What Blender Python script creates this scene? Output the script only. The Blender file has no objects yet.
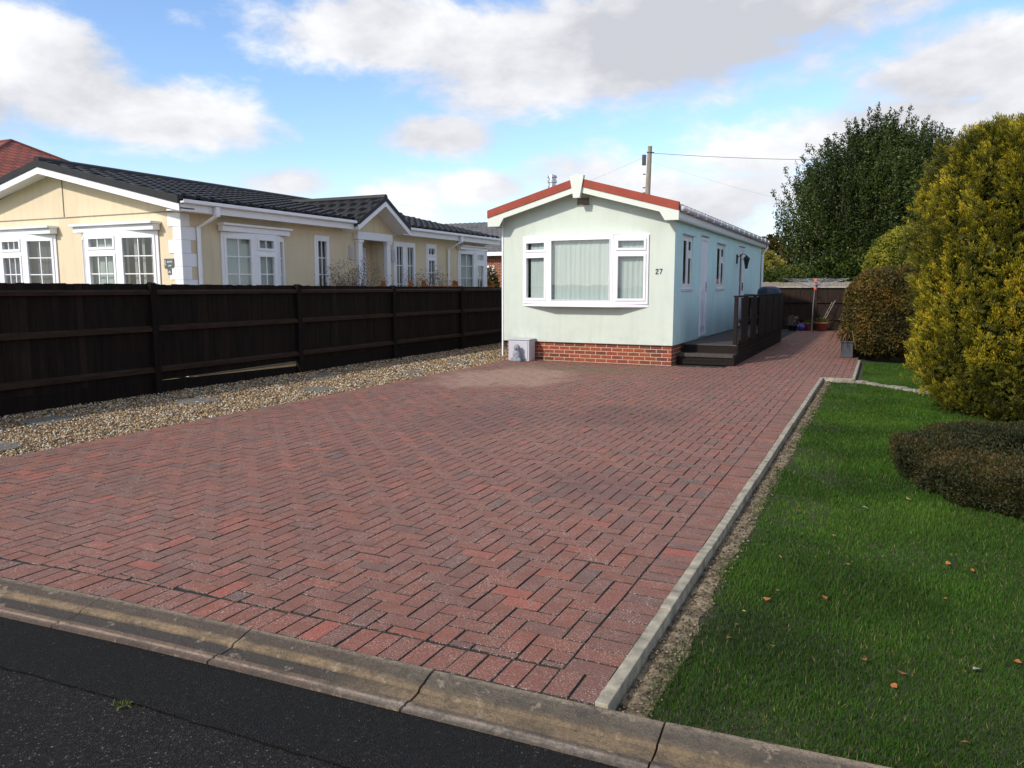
import bpy, bmesh, math, random
import numpy as np
from mathutils import Vector, noise as mnoise
R = math.radians
random.seed(7); rng = np.random.default_rng(7)
sc = bpy.context.scene
C = sc.collection

# ------------------------------------------------------------------ camera
EYE = Vector((0, 0, 1.5))
PITCH, YAW = R(7.189), R(25.578)
cam = bpy.data.cameras.new('camera'); camo = bpy.data.objects.new('camera', cam); C.objects.link(camo)
camo.location = EYE
camo.rotation_euler = (R(90) - PITCH, 0, YAW)
cam.sensor_width = 36.0; cam.lens = 769.0 / 1024 * 36
cam.clip_end = 3000; cam.clip_start = 0.05
sc.camera = camo

# ------------------------------------------------------------------ light
SUN_AZ, SUN_EL = R(180 + 22), R(33)      # azimuth clockwise from +Y (sun behind and to the left of the camera)
sdir = Vector((math.sin(SUN_AZ) * math.cos(SUN_EL), math.cos(SUN_AZ) * math.cos(SUN_EL), math.sin(SUN_EL)))
sun = bpy.data.lights.new('sun', 'SUN'); suno = bpy.data.objects.new('sun', sun); C.objects.link(suno)
sun.energy = 3.0; sun.angle = R(2.5); sun.color = (1.0, 0.92, 0.82)
suno.rotation_euler = sdir.to_track_quat('Z', 'Y').to_euler()
sc.view_settings.view_transform = 'Standard'
sc.view_settings.look = 'None'
sc.view_settings.gamma = 1.0
sc.view_settings.exposure = 0.36
sc.cycles.max_bounces = 6; sc.cycles.transparent_max_bounces = 12

world = bpy.data.worlds.new('World'); sc.world = world; world.use_nodes = True

class NT:
    def __init__(s, nt): s.nt = nt
    def n(s, t, **k):
        x = s.nt.nodes.new(t)
        for a, b in k.items(): setattr(x, a, b)
        return x
    def l(s, a, b): s.nt.links.new(a, b)
    def m(s, op, a, b=None, c=None, clamp=False):
        x = s.nt.nodes.new('ShaderNodeMath'); x.operation = op; x.use_clamp = clamp
        for i, v in enumerate((a, b, c)):
            if v is None: continue
            if isinstance(v, (int, float)): x.inputs[i].default_value = v
            else: s.l(v, x.inputs[i])
        return x.outputs[0]
    def mix(s, f, a, b, bt='MIX'):
        x = s.nt.nodes.new('ShaderNodeMix'); x.data_type = 'RGBA'; x.blend_type = bt
        for i, v in ((0, f), (6, a), (7, b)):
            if isinstance(v, (int, float)): x.inputs[i].default_value = v
            elif isinstance(v, tuple): x.inputs[i].default_value = (*v[:3], 1)
            else: s.l(v, x.inputs[i])
        return x.outputs[2]
    def noise(s, vec, scale, detail=4, rough=.55, dist=0):
        x = s.n('ShaderNodeTexNoise'); x.inputs['Scale'].default_value = scale
        x.inputs['Detail'].default_value = detail; x.inputs['Roughness'].default_value = rough
        x.inputs['Distortion'].default_value = dist
        if vec is not None: s.l(vec, x.inputs['Vector'])
        return x.outputs[0]
    def rng(s, v, a, b, c=0., d=1., smooth=False):
        x = s.n('ShaderNodeMapRange'); x.clamp = True
        if smooth: x.interpolation_type = 'SMOOTHSTEP'
        s.l(v, x.inputs[0])
        for i, q in enumerate((a, b, c, d)): x.inputs[i + 1].default_value = q
        return x.outputs[0]
    def ramp(s, v, stops):
        x = s.n('ShaderNodeValToRGB'); e = x.color_ramp.elements
        while len(e) < len(stops): e.new(0.5)
        for q, (p, c) in zip(e, stops): q.position = p; q.color = (*c, 1)
        s.l(v, x.inputs[0]); return x.outputs[0]

def build_world():
    w = NT(world.node_tree); nt = world.node_tree
    nt.nodes.clear()
    out = w.n('ShaderNodeOutputWorld'); bg = w.n('ShaderNodeBackground')
    sky = w.n('ShaderNodeTexSky'); sky.sky_type = 'NISHITA'; sky.sun_disc = False
    sky.sun_elevation = SUN_EL; sky.sun_rotation = SUN_AZ
    sky.air_density = 1.0; sky.dust_density = 0.6; sky.ozone_density = 2.0
    tc = w.n('ShaderNodeTexCoord'); sep = w.n('ShaderNodeSeparateXYZ'); w.l(tc.outputs['Generated'], sep.inputs[0])
    az = w.m('MULTIPLY', w.m('ARCTAN2', sep.outputs[0], sep.outputs[1]), 57.2958)
    el = w.m('MULTIPLY', w.m('ARCSINE', sep.outputs[2]), 57.2958)
    # (azimuth, elevation, half width, half height, weight) of the cloud banks, degrees
    blobs = [(-57, 13.5, 6.0, 2.9, 1.), (-62, 12, 7, 4, 1.), (-49.5, 11.0, 8.0, 2.5, 1.), (-54, 11.8, 6, 2.6, 1.), (-60.5, 16.5, 3, 1.4, .8),
             (-34, 17.3, 9, 2.9, 1.), (-22, 16.0, 13, 4.2, 1.), (-12, 18.0, 12, 4.5, 1.), (-4, 19.5, 12, 3.2, 1.), (-24, 13.6, 6, 2.0, .8),
             (5.5, 13.3, 8.0, 3.0, 1.), (4, 9.8, 14.0, 2.6, 1.), (-9, 9.0, 8, 2.3, .75),
             (-31, 10.5, 5.5, 1.8, .78), (-29.5, 7.0, 8.5, 1.6, .8), (-42, 7.2, 5, 1.3, .75), (-13, 6.0, 14, 3.2, .85), (6, 5, 16, 4.0, .9),
             (-47.5, 17.0, 2.4, .9, .5), (-38, 5, 10, 1.6, .7), (-20.0, 8.0, 8, 2.6, .7)]
    tot = None
    for (a, e, sa, se, wt) in blobs:
        x = w.m('MULTIPLY', w.m('SUBTRACT', az, a), 1 / sa); y = w.m('MULTIPLY', w.m('SUBTRACT', el, e), 1 / se)
        r2 = w.m('ADD', w.m('MULTIPLY', x, x), w.m('MULTIPLY', y, y))
        g = w.m('MULTIPLY', w.m('EXPONENT', w.m('MULTIPLY', r2, -0.8)), wt)
        tot = g if tot is None else w.m('MAXIMUM', tot, g)
    # general cloud cover outside the mapped part of the sky
    far = w.m('MAXIMUM', w.rng(az, 14, 30), w.m('MAXIMUM', w.rng(az, -68, -85), w.rng(el, 21, 30)))
    comb = w.n('ShaderNodeCombineXYZ'); w.l(w.m('MULTIPLY', az, .1), comb.inputs[0]); w.l(w.m('MULTIPLY', el, .19), comb.inputs[1])
    nz = w.noise(comb.outputs[0], 1.5, 12, .62, .15)
    nz2 = w.noise(comb.outputs[0], .8, 5, .5, .1)
    d3 = w.noise(tc.outputs['Generated'], 2.2, 8, .6)
    gen = w.rng(d3, .42, .6)
    dens = w.m('ADD', w.m('MULTIPLY', tot, .95), w.m('MULTIPLY', w.m('SUBTRACT', nz, .5), 1.25))
    dens = w.rng(dens, .28, .70, smooth=True)
    mx = w.n('ShaderNodeMix'); w.l(far, mx.inputs[0]); w.l(dens, mx.inputs[2]); w.l(gen, mx.inputs[3]); dens = mx.outputs[0]
    # shade inside the clouds: thick banks have grey undersides
    greybank = w.m('EXPONENT', w.m('MULTIPLY', w.m('ADD', w.m('POWER', w.m('MULTIPLY', w.m('SUBTRACT', az, -11), 1/13.), 2), w.m('POWER', w.m('MULTIPLY', w.m('SUBTRACT', el, 16.0), 1/3.2), 2)), -1))
    g2 = w.m('EXPONENT', w.m('MULTIPLY', w.m('ADD', w.m('POWER', w.m('MULTIPLY', w.m('SUBTRACT', az, -53), 1/9.), 2), w.m('POWER', w.m('MULTIPLY', w.m('SUBTRACT', el, 10.4), 1/1.6), 2)), -1))
    g3 = w.m('EXPONENT', w.m('MULTIPLY', w.m('ADD', w.m('POWER', w.m('MULTIPLY', w.m('SUBTRACT', az, 6), 1/7.), 2), w.m('POWER', w.m('MULTIPLY', w.m('SUBTRACT', el, 12.0), 1/1.6), 2)), -1))
    sh = w.m('ADD', w.m('MULTIPLY', w.rng(nz2, .40, .62), .55), w.m('MULTIPLY', greybank, .75))
    sh = w.m('ADD', sh, w.m('MULTIPLY', w.m('MAXIMUM', g2, g3), .3))
    sh = w.m('ADD', sh, w.m('MULTIPLY', w.rng(nz, .65, .38), .4), clamp=True)
    ccol = w.mix(sh, (6.3, 6.3, 6.45), (3.5, 3.6, 3.9))
    skyc = w.mix(1.0, sky.outputs[0], (SKYMUL[0], SKYMUL[1], SKYMUL[2]), 'MULTIPLY')
    hz = w.rng(el, 9, 2, 0, .6)
    skyc = w.mix(hz, skyc, (4.9, 5.4, 5.9))
    col = w.mix(dens, skyc, ccol)
    w.l(col, bg.inputs[0]); bg.inputs[1].default_value = 0.14
    w.l(bg.outputs[0], out.inputs[0])
SKYMUL = (1.10, 1.18, 1.30)
build_world()

# ------------------------------------------------------------------ materials
def mat(name, col, rough=.7, var=.12, vscale=6., bump=.0, bscale=60., metallic=0., col2=None, spec=.5, attr=None, obj=True, streak=None, detail=6, dirt=0.):
    m = bpy.data.materials.new(name); m.use_nodes = True; w = NT(m.node_tree)
    b = m.node_tree.nodes['Principled BSDF']
    tc = w.n('ShaderNodeTexCoord'); vec = tc.outputs['Object']
    if streak:
        mp = w.n('ShaderNodeMapping'); w.l(vec, mp.inputs[0]); mp.inputs['Scale'].default_value = streak; vec = mp.outputs[0]
    nz = w.noise(vec, vscale, detail, .6)
    dark = tuple(c * (1 - var) for c in col); light = tuple(min(1, c * (1 + var)) for c in (col2 or col))
    f = w.rng(nz, .3, .7)
    if attr:
        a = w.n('ShaderNodeAttribute'); a.attribute_name = 'v'
        base = w.ramp(a.outputs['Fac'], attr)
        base = w.mix(f, w.mix(1., base, (1 - var,) * 3, 'MULTIPLY'), w.mix(1., base, (1 + var,) * 3, 'MULTIPLY'))
    else:
        base = w.mix(f, dark, light)
    if dirt:
        mp2 = w.n('ShaderNodeMapping'); w.l(tc.outputs['Object'], mp2.inputs[0]); mp2.inputs['Scale'].default_value = (5, 5, .45)
        base = w.mix(w.m('MULTIPLY', w.rng(w.noise(mp2.outputs[0], 1.6, 6, .65), .48, .75), dirt), base, tuple(c * .62 for c in (col[0], col[1] * .97, col[2] * .85)))
        sz = w.n('ShaderNodeSeparateXYZ'); w.l(tc.outputs['Object'], sz.inputs[0])
        low = w.m('MULTIPLY', w.rng(sz.outputs[2], .95, .36), w.rng(w.noise(tc.outputs['Object'], 3.5, 7, .7), .42, .66))
        base = w.mix(w.m('MULTIPLY', low, dirt * 1.3), base, (.20, .19, .13))
    w.l(base, b.inputs['Base Color'])
    b.inputs['Roughness'].default_value = rough; b.inputs['Metallic'].default_value = metallic
    b.inputs['Specular IOR Level'].default_value = spec
    if bump:
        bp = w.n('ShaderNodeBump'); bp.inputs['Strength'].default_value = 1; bp.inputs['Distance'].default_value = bump
        w.l(w.noise(vec, bscale, 4, .6), bp.inputs['Height']); w.l(bp.outputs[0], b.inputs['Normal'])
    return m

M = {}
M['upvc'] = mat('white_upvc', (.80, .80, .84), .35, .04, 4)
M['mint'] = mat('pale_green_render', (.535, .595, .525), .85, .06, 1.2, .003, 70, dirt=.18)
M['blue'] = mat('render_shade_tint', (.55, .76, .76), .85, .06, 1.2, .003, 70, dirt=.22)  # same render as the front; blue skylight of the shaded side put into the colour
M['cream'] = mat('cream_render', (.68, .57, .40), .85, .07, .9, .004, 90, dirt=.3)
M['bargewhite'] = mat('off_white_board', (.60, .64, .57), .5, .04, 2)
M['redcap'] = mat('red_capping', (.27, .040, .018), .7, .15, 3)
M['redridge'] = mat('red_ridge', (.13, .03, .022), .8, .2, 5)
M['rooffelt'] = mat('grey_roof_sheet', (.16, .16, .17), .8, .2, 4)
M['tile'] = mat('dark_grey_tile', (.013, .0125, .0135), .55, .4, 3, .002, 50, spec=.35)
M['tileg'] = mat('grey_slate', (.10, .10, .105), .7, .3, 1.5, .003, 40)
M['steel'] = mat('galvanised_steel', (.5, .5, .52), .35, .2, 8, metallic=.9)
M['plasticgrey'] = mat('grey_plastic', (.46, .46, .50), .5, .05, 3)
M['sill'] = mat('grey_sill', (.55, .55, .58), .6, .08, 4)
M['brown'] = mat('dark_brown_plastic', (.12, .07, .035), .6, .2, 9)
M['fence'] = mat('dark_stained_timber', (.012, .0058, .0038), .85, .5, 3, .003, 30, spec=.15, attr=[(0, (.008, .0048, .0036)), (.5, (.0115, .0066, .0048)), (.85, (.0145, .0084, .006)), (1, (.019, .0115, .008))], streak=(6, 6, .7))
M['fencerail'] = mat('stained_rail', (.028, .0145, .009), .85, .4, 4, .003, 30, spec=.2, streak=(1, 1, 6))
M['oldfence'] = mat('weathered_brown_timber', (.022, .013, .0095), .85, .45, 3, .003, 30, spec=.2, streak=(6, 6, .7))
M['deck'] = mat('dark_deck_timber', (.011, .007, .006), .7, .5, 4, .003, 30, spec=.2, streak=(6, .8, 6))
M['decktop'] = mat('worn_deck_boards', (.045, .035, .03), .7, .4, 4, .003, 30, streak=(8, 1, 1))
M['stone'] = mat('pale_coping', (.30, .28, .25), .85, .3, 6, .005, 40)
M['black'] = mat('black_metal', (.01, .01, .012), .4, .2, 6)
M['navy'] = mat('dark_blue_plastic', (.012, .02, .05), .4, .2, 4)
M['terra'] = mat('terracotta', (.24, .065, .035), .8, .2, 9)
M['purple'] = mat('purple_glaze', (.05, .03, .17), .25, .15, 4)
M['slatepot'] = mat('slate_grey_pot', (.035, .04, .05), .6, .25, 5)
M['orange'] = mat('orange_plastic', (.75, .10, .03), .4, .05, 5)
M['orangewood'] = mat('orange_stained_timber', (.36, .12, .03), .65, .25, 5)
M['signgrey'] = mat('slate_sign', (.10, .115, .11), .5, .2, 9)
M['pole'] = mat('weathered_pole', (.26, .225, .18), .9, .35, 5, .004, 40, streak=(5, 5, .5))
M['wire'] = mat('wire_black', (.12, .12, .13), .6, .1, 5)
M['bark'] = mat('bark', (.06, .045, .03), .9, .4, 12, .01, 30)
M['doorwhite'] = mat('white_door', (.84, .83, .90), .35, .03, 4)
M['curtain'] = mat('net_curtain', (.46, .52, .50), .9, .12, 5, streak=(14, 14, .4))
M['curtaing'] = mat('pale_green_curtain', (.34, .38, .35), .9, .08, 5, streak=(14, 14, .4))
M['curtaind'] = mat('grey_blind', (.09, .095, .10), .9, .15, 5, streak=(14, 14, .4))
M['room'] = mat('room_interior', (.10, .095, .09), .9, .3, 2)
M['soil'] = mat('bare_soil', (.085, .06, .035), .95, .5, 14, .02, 25, col2=(.22, .17, .105))
M['path'] = mat('pale_path', (.60, .42, .20), .9, .2, 6, .01, 30)
M['ink'] = mat('dark_blue_number', (.02, .025, .06), .4, .1, 5)
M['white'] = mat('white_paint', (.8, .8, .8), .5, .03, 5)
M['grey_ground'] = mat('rough_grass_ground', (.05, .085, .02), .95, .4, 3, .02, 12, col2=(.09, .11, .03))
M['trellis'] = mat('grey_brown_timber', (.22, .19, .15), .8, .3, 5, streak=(6, 6, .6))
M['border'] = mat('rough_border_stone', (.12, .105, .08), .95, .5, 25, .01, 60, col2=(.24, .215, .17))
M['soilstone'] = mat('soil_stones', (.3, .3, .3), .9, .2, 80, attr=[(0, (.05, .035, .02)), (.6, (.12, .09, .055)), (1, (.27, .22, .15))])
M['slab'] = mat('grey_paving_slab', (.12, .115, .10), .85, .25, 7, .004, 60)
M['ornament'] = mat('weathered_stone_ornament', (.22, .23, .27), .8, .4, 20, .004, 60)

def glass():
    m = bpy.data.materials.new('window_glass'); m.use_nodes = True; w = NT(m.node_tree); nt = m.node_tree
    nt.nodes.clear(); o = w.n('ShaderNodeOutputMaterial'); t = w.n('ShaderNodeBsdfTransparent'); g = w.n('ShaderNodeBsdfGlossy')
    t.inputs[0].default_value = (.9, .93, .92, 1); g.inputs['Roughness'].default_value = .01
    fr = w.n('ShaderNodeLayerWeight'); fr.inputs[0].default_value = .5
    f = w.m('ADD', w.m('MULTIPLY', w.m('POWER', fr.outputs['Facing'], 4.), .8), .10, clamp=True)
    tc = w.n('ShaderNodeTexCoord'); bp = w.n('ShaderNodeBump'); bp.inputs['Distance'].default_value = .004
    w.l(w.noise(tc.outputs['Object'], 1.3, 2), bp.inputs['Height']); w.l(bp.outputs[0], g.inputs['Normal'])
    mx = w.n('ShaderNodeMixShader'); w.l(f, mx.inputs[0]); w.l(t.outputs[0], mx.inputs[1]); w.l(g.outputs[0], mx.inputs[2]); w.l(mx.outputs[0], o.inputs[0])
    return m
M['glass'] = glass()

def brickwall():
    m = bpy.data.materials.new('red_brickwork'); m.use_nodes = True; w = NT(m.node_tree); b = m.node_tree.nodes['Principled BSDF']
    tc = w.n('ShaderNodeTexCoord'); s = w.n('ShaderNodeSeparateXYZ'); w.l(tc.outputs['Object'], s.inputs[0])
    c = w.n('ShaderNodeCombineXYZ'); w.l(w.m('ADD', s.outputs[0], s.outputs[1]), c.inputs[0]); w.l(s.outputs[2], c.inputs[1])
    t = w.n('ShaderNodeTexBrick'); w.l(c.outputs[0], t.inputs['Vector'])
    t.inputs['Scale'].default_value = 1; t.inputs['Brick Width'].default_value = .225; t.inputs['Row Height'].default_value = .075
    t.inputs['Mortar Size'].default_value = .008; t.inputs['Mortar Smooth'].default_value = .3; t.inputs['Bias'].default_value = -.2
    t.inputs['Color1'].default_value = (.27, .05, .022, 1); t.inputs['Color2'].default_value = (.06, .024, .018, 1); t.inputs['Mortar'].default_value = (.46, .35, .23, 1)
    nz = w.noise(tc.outputs['Object'], 25, 5)
    w.l(w.mix(.5, t.outputs[0], w.ramp(nz, [(.3, (.3, .3, .3)), (.7, (.75, .75, .75))]), 'OVERLAY'), b.inputs['Base Color']); b.inputs['Roughness'].default_value = .85
    bp = w.n('ShaderNodeBump'); bp.inputs['Distance'].default_value = .008; bp.invert = True; w.l(t.outputs['Fac'], bp.inputs['Height']); w.l(bp.outputs[0], b.inputs['Normal'])
    return m
M['brick'] = brickwall()

def tiledroof(name, c1, c2, mort, bw=.26, rh=.2):
    m = bpy.data.materials.new(name); m.use_nodes = True; w = NT(m.node_tree); b = m.node_tree.nodes['Principled BSDF']
    uv = w.n('ShaderNodeUVMap'); t = w.n('ShaderNodeTexBrick'); w.l(uv.outputs[0], t.inputs['Vector'])
    t.inputs['Scale'].default_value = 1; t.inputs['Brick Width'].default_value = bw; t.inputs['Row Height'].default_value = rh
    t.inputs['Mortar Size'].default_value = .035; t.inputs['Mortar Smooth'].default_value = .6
    t.inputs['Color1'].default_value = (*c1, 1); t.inputs['Color2'].default_value = (*c2, 1); t.inputs['Mortar'].default_value = (*mort, 1)
    w.l(t.outputs[0], b.inputs['Base Color']); b.inputs['Roughness'].default_value = .7
    bp = w.n('ShaderNodeBump'); bp.inputs['Distance'].default_value = .03; bp.invert = True; w.l(t.outputs['Fac'], bp.inputs['Height']); w.l(bp.outputs[0], b.inputs['Normal'])
    return m
M['redtile'] = tiledroof('red_clay_tiles', (.32, .065, .034), (.22, .045, .026), (.03, .01, .008), bw=.5, rh=.36)

def blockmat():
    m = bpy.data.materials.new('red_block_paving'); m.use_nodes = True; w = NT(m.node_tree); b = m.node_tree.nodes['Principled BSDF']
    a = w.n('ShaderNodeAttribute'); a.attribute_name = 'v'; v = a.outputs['Fac']
    tc = w.n('ShaderNodeTexCoord'); P = tc.outputs['Object']
    base = w.ramp(v, [(0., (.10, .064, .055)), (.15, (.145, .060, .046)), (.5, (.225, .062, .036)), (.82, (.27, .067, .036)), (.94, (.32, .066, .032)), (1., (.38, .070, .037))])
    n1 = w.noise(P, .55, 4, .6); n2 = w.noise(P, 30, 5, .7); n3 = w.noise(P, 160, 2, .6)
    base = w.mix(w.rng(n2, .35, .7, 0, .6), base, (.125, .075, .05))
    base = w.mix(w.rng(n1, .42, .68, 0, .3), base, (.24, .115, .08))
    n4 = w.noise(P, 75, 3, .7); base = w.mix(w.rng(n4, .35, .65, .0, .5), base, (.095, .048, .036))
    base = w.mix(w.rng(v, .0, -.35, 0, 1), base, (.026, .019, .015))
    # pale grit specks
    base = w.mix(w.m('MULTIPLY', w.rng(n3, .57, .63, 0, .9), w.rng(w.noise(P, 6, 4, .7), .38, .6, .25, 1)), base, (.50, .40, .33))
    # dusty worn patch on the blocks in front of the home, dark damp patches
    s = w.n('ShaderNodeSeparateXYZ'); w.l(P, s.inputs[0])
    def blob(cx, cy, rx, ry):
        x = w.m('MULTIPLY', w.m('SUBTRACT', s.outputs[0], cx), 1 / rx); y = w.m('MULTIPLY', w.m('SUBTRACT', s.outputs[1], cy), 1 / ry)
        r = w.m('SQRT', w.m('ADD', w.m('MULTIPLY', x, x), w.m('MULTIPLY', y, y)))
        r = w.m('ADD', r, w.m('MULTIPLY', w.m('SUBTRACT', w.noise(P, 1.6, 5, .6), .5), 1.3))
        return w.rng(r, 1.05, .6, 0, 1)
    base = w.mix(w.m('MULTIPLY', blob(-5.6, 11.6, 1.2, 1.8), .65), base, (.33, .215, .155))
    base = w.mix(w.m('MULTIPLY', blob(-4.9, 13.3, 1.4, .5), .5), base, (.12, .10, .05))
    base = w.mix(w.m('MULTIPLY', blob(-2.6, 8.6, .9, .9), .45), base, (.08, .045, .04))
    base = w.mix(w.m('MULTIPLY', blob(-4.1, 7.8, .8, 1.3), .35), base, (.09, .05, .045))
    base = w.mix(w.m('MULTIPLY', blob(-1.9, 5.4, .5, .5), .35), base, (.09, .05, .045))
    w.l(base, b.inputs['Base Color'])
    w.l(w.rng(n2, .3, .7, .6, .85), b.inputs['Roughness']); b.inputs['Specular IOR Level'].default_value = .5
    bp = w.n('ShaderNodeBump'); bp.inputs['Distance'].default_value = .003
    w.l(w.m('ADD', n2, w.m('MULTIPLY', n3, .5)), bp.inputs['Height']); w.l(bp.outputs[0], b.inputs['Normal'])
    return m
M['block'] = blockmat()
def jointmat():
    m = mat('joint_sand_and_moss', (.03, .026, .022), .95, .3, 9, .004, 60); w = NT(m.node_tree); b = m.node_tree.nodes['Principled BSDF']
    tc = w.n('ShaderNodeTexCoord'); n = w.noise(tc.outputs['Object'], 2.2, 5); w.l(w.ramp(n, [(.45, (.014, .012, .010)), (.62, (.025, .028, .010))]), b.inputs['Base Color'])
    return m
M['joint'] = jointmat()

def asphalt():
    m = bpy.data.materials.new('asphalt'); m.use_nodes = True; w = NT(m.node_tree); b = m.node_tree.nodes['Principled BSDF']
    tc = w.n('ShaderNodeTexCoord'); P = tc.outputs['Object']
    vo = w.n('ShaderNodeTexVoronoi'); vo.inputs['Scale'].default_value = 170; w.l(P, vo.inputs['Vector'])
    a = w.n('ShaderNodeAttribute'); a.attribute_name = 'v'
    old = w.ramp(vo.outputs['Color'], [(0., (.008, .0075, .007)), (.6, (.020, .019, .018)), (.86, (.045, .042, .038)), (1., (.26, .24, .21))])
    new = w.ramp(vo.outputs['Color'], [(0., (.007, .007, .0066)), (.7, (.018, .0175, .017)), (.92, (.036, .035, .033)), (1., (.17, .16, .15))])
    base = w.mix(a.outputs['Fac'], new, old)
    base = w.mix(w.rng(w.noise(P, 1.5, 5), .4, .7, 0, .35), base, (.013, .0125, .0125))
    w.l(base, b.inputs['Base Color']); b.inputs['Roughness'].default_value = .9; b.inputs['Specular IOR Level'].default_value = .12
    bp = w.n('ShaderNodeBump'); bp.inputs['Distance'].default_value = .007; w.l(vo.outputs['Distance'], bp.inputs['Height']); w.l(bp.outputs[0], b.inputs['Normal'])
    return m
M['asphalt'] = asphalt()

def kerbmat():
    m = bpy.data.materials.new('weathered_concrete_kerb'); m.use_nodes = True; w = NT(m.node_tree); b = m.node_tree.nodes['Principled BSDF']
    tc = w.n('ShaderNodeTexCoord'); P = tc.outputs['Object']
    a = w.n('ShaderNodeAttribute'); a.attribute_name = 'v'
    base = w.ramp(a.outputs['Fac'], [(0., (.24, .20, .15)), (.08, (.13, .10, .08)), (.30, (.11, .085, .065)), (.36, (.34, .25, .15)), (.45, (.34, .25, .15)), (.50, (.06, .055, .048)), (.72, (.07, .06, .052)), (.77, (.22, .155, .11)), (.86, (.25, .18, .135)), (.895, (.50, .44, .39)), (.93, (.24, .16, .13)), (1., (.13, .10, .08))])
    base2 = w.ramp(a.outputs['Fac'], [(0., (.20, .175, .14)), (.3, (.12, .105, .085)), (.42, (.21, .165, .11)), (.7, (.30, .225, .135)), (.80, (.13, .11, .09)), (.86, (.26, .22, .19)), (.9, (.42, .37, .33)), (1., (.14, .12, .10))])
    sx = w.n('ShaderNodeSeparateXYZ'); w.l(P, sx.inputs[0])
    base = w.mix(w.rng(w.m('ADD', sx.outputs[0], w.m('MULTIPLY', w.noise(P, 4, 3), .5)), -1.75, -1.25), base, base2)
    n1 = w.noise(P, 5, 6, .7); n2 = w.noise(P, 45, 5, .7); n3 = w.noise(P, 14, 3, .55)
    n4 = w.noise(P, 130, 4, .7); n5 = w.noise(P, 22, 6, .75)
    base = w.mix(w.rng(n1, .48, .66, 0, .6), base, (.06, .052, .044))
    base = w.mix(w.rng(n5, .5, .66, 0, .5), base, (.055, .048, .042))
    lich = w.m('MULTIPLY', w.rng(n3, .60, .66, 0, .7), w.rng(n2, .4, .5)); base = w.mix(lich, base, (.40, .34, .27))
    top = w.m('MULTIPLY', w.rng(a.outputs['Fac'], .14, .0), w.rng(n5, .40, .5)); base = w.mix(w.m('MULTIPLY', top, .95), base, (.42, .35, .26))
    base = w.mix(w.rng(n2, .5, .7, 0, .55), base, (.035, .031, .028))
    base = w.mix(w.rng(n4, .52, .7, 0, .5), base, (.03, .027, .024))
    base = w.mix(w.rng(n4, .42, .3, 0, .45), base, (.36, .31, .25))
    base = w.mix(1., base, (.80, .74, .66), 'MULTIPLY')
    w.l(base, b.inputs['Base Color']); b.inputs['Roughness'].default_value = .9
    bp = w.n('ShaderNodeBump'); bp.inputs['Distance'].default_value = .012; w.l(w.m('ADD', n2, w.m('MULTIPLY', n4, .4)), bp.inputs['Height']); w.l(bp.outputs[0], b.inputs['Normal'])
    return m
M['kerb'] = kerbmat()
M['edging'] = mat('concrete_edging', (.20, .18, .135), .9, .35, 12, .003, 90, col2=(.33, .295, .22))

def leafmat(name, stops, rough=.6, trans=.25, var=.15, vs=3.):
    m = bpy.data.materials.new(name); m.use_nodes = True; w = NT(m.node_tree); nt = m.node_tree
    b = nt.nodes['Principled BSDF']; o = nt.nodes['Material Output']
    a = w.n('ShaderNodeAttribute'); a.attribute_name = 'v'
    base = w.ramp(a.outputs['Fac'], stops)
    tc = w.n('ShaderNodeTexCoord'); nz = w.rng(w.noise(tc.outputs['Object'], vs, 3), .3, .7)
    base = w.mix(nz, w.mix(1., base, (1 - var,) * 3, 'MULTIPLY'), w.mix(1., base, (1 + var,) * 3, 'MULTIPLY'))
    w.l(base, b.inputs['Base Color']); b.inputs['Roughness'].default_value = rough; b.inputs['Specular IOR Level'].default_value = .3
    t = w.n('ShaderNodeBsdfTranslucent'); w.l(base, t.inputs[0])
    mx = w.n('ShaderNodeMixShader'); mx.inputs[0].default_value = trans; w.l(b.outputs[0], mx.inputs[1]); w.l(t.outputs[0], mx.inputs[2]); w.l(mx.outputs[0], o.inputs[0])
    return m
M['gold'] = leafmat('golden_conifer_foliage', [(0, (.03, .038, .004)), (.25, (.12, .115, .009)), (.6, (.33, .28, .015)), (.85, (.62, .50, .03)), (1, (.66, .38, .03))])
M['heath'] = leafmat('dark_shrub_foliage', [(0, (.008, .010, .003)), (.5, (.024, .029, .006)), (.8, (.048, .042, .010)), (1, (.10, .062, .018))])
M['copper'] = leafmat('copper_hedge_foliage', [(0, (.03, .028, .007)), (.4, (.07, .06, .013)), (.7, (.125, .075, .016)), (.9, (.24, .125, .025)), (1, (.17, .19, .03))])
M['greenbush'] = leafmat('green_bush_foliage', [(0, (.025, .05, .01)), (.6, (.07, .10, .015)), (1, (.13, .15, .025))])
M['dome'] = leafmat('yellow_green_topiary', [(0, (.05, .07, .008)), (.6, (.16, .17, .014)), (1, (.30, .27, .03))])
M['darktree'] = leafmat('dark_tree_foliage', [(0, (.016, .027, .006)), (.6, (.05, .078, .014)), (1, (.15, .18, .04))], .45)
M['yellowtree'] = leafmat('yellow_tree_foliage', [(0, (.12, .13, .03)), (.6, (.28, .24, .04)), (1, (.4, .28, .06))])
M['autumn'] = leafmat('autumn_red_foliage', [(0, (.12, .05, .02)), (1, (.35, .16, .05))])
M['twig'] = leafmat('pale_twigs', [(0, (.10, .07, .05)), (1, (.24, .18, .13))], trans=0)
M['grass'] = leafmat('lawn_grass', [(0, (.016, .045, .003)), (.5, (.040, .105, .005)), (.88, (.075, .15, .010)), (1, (.22, .19, .06))], .7, .3, .3, 1.3)
M['lawn'] = mat('lawn_ground', (.022, .030, .008), .95, .5, 30, .03, 80, col2=(.05, .05, .02))
M['fallen'] = mat('fallen_orange_leaf', (.34, .10, .02), .6, .4, 60)
M['fallenyellow'] = mat('fallen_yellow_leaf', (.45, .38, .06), .6, .2, 30)
M['fallenpale'] = mat('fallen_tan_leaf', (.36, .22, .08), .6, .2, 30)
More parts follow.
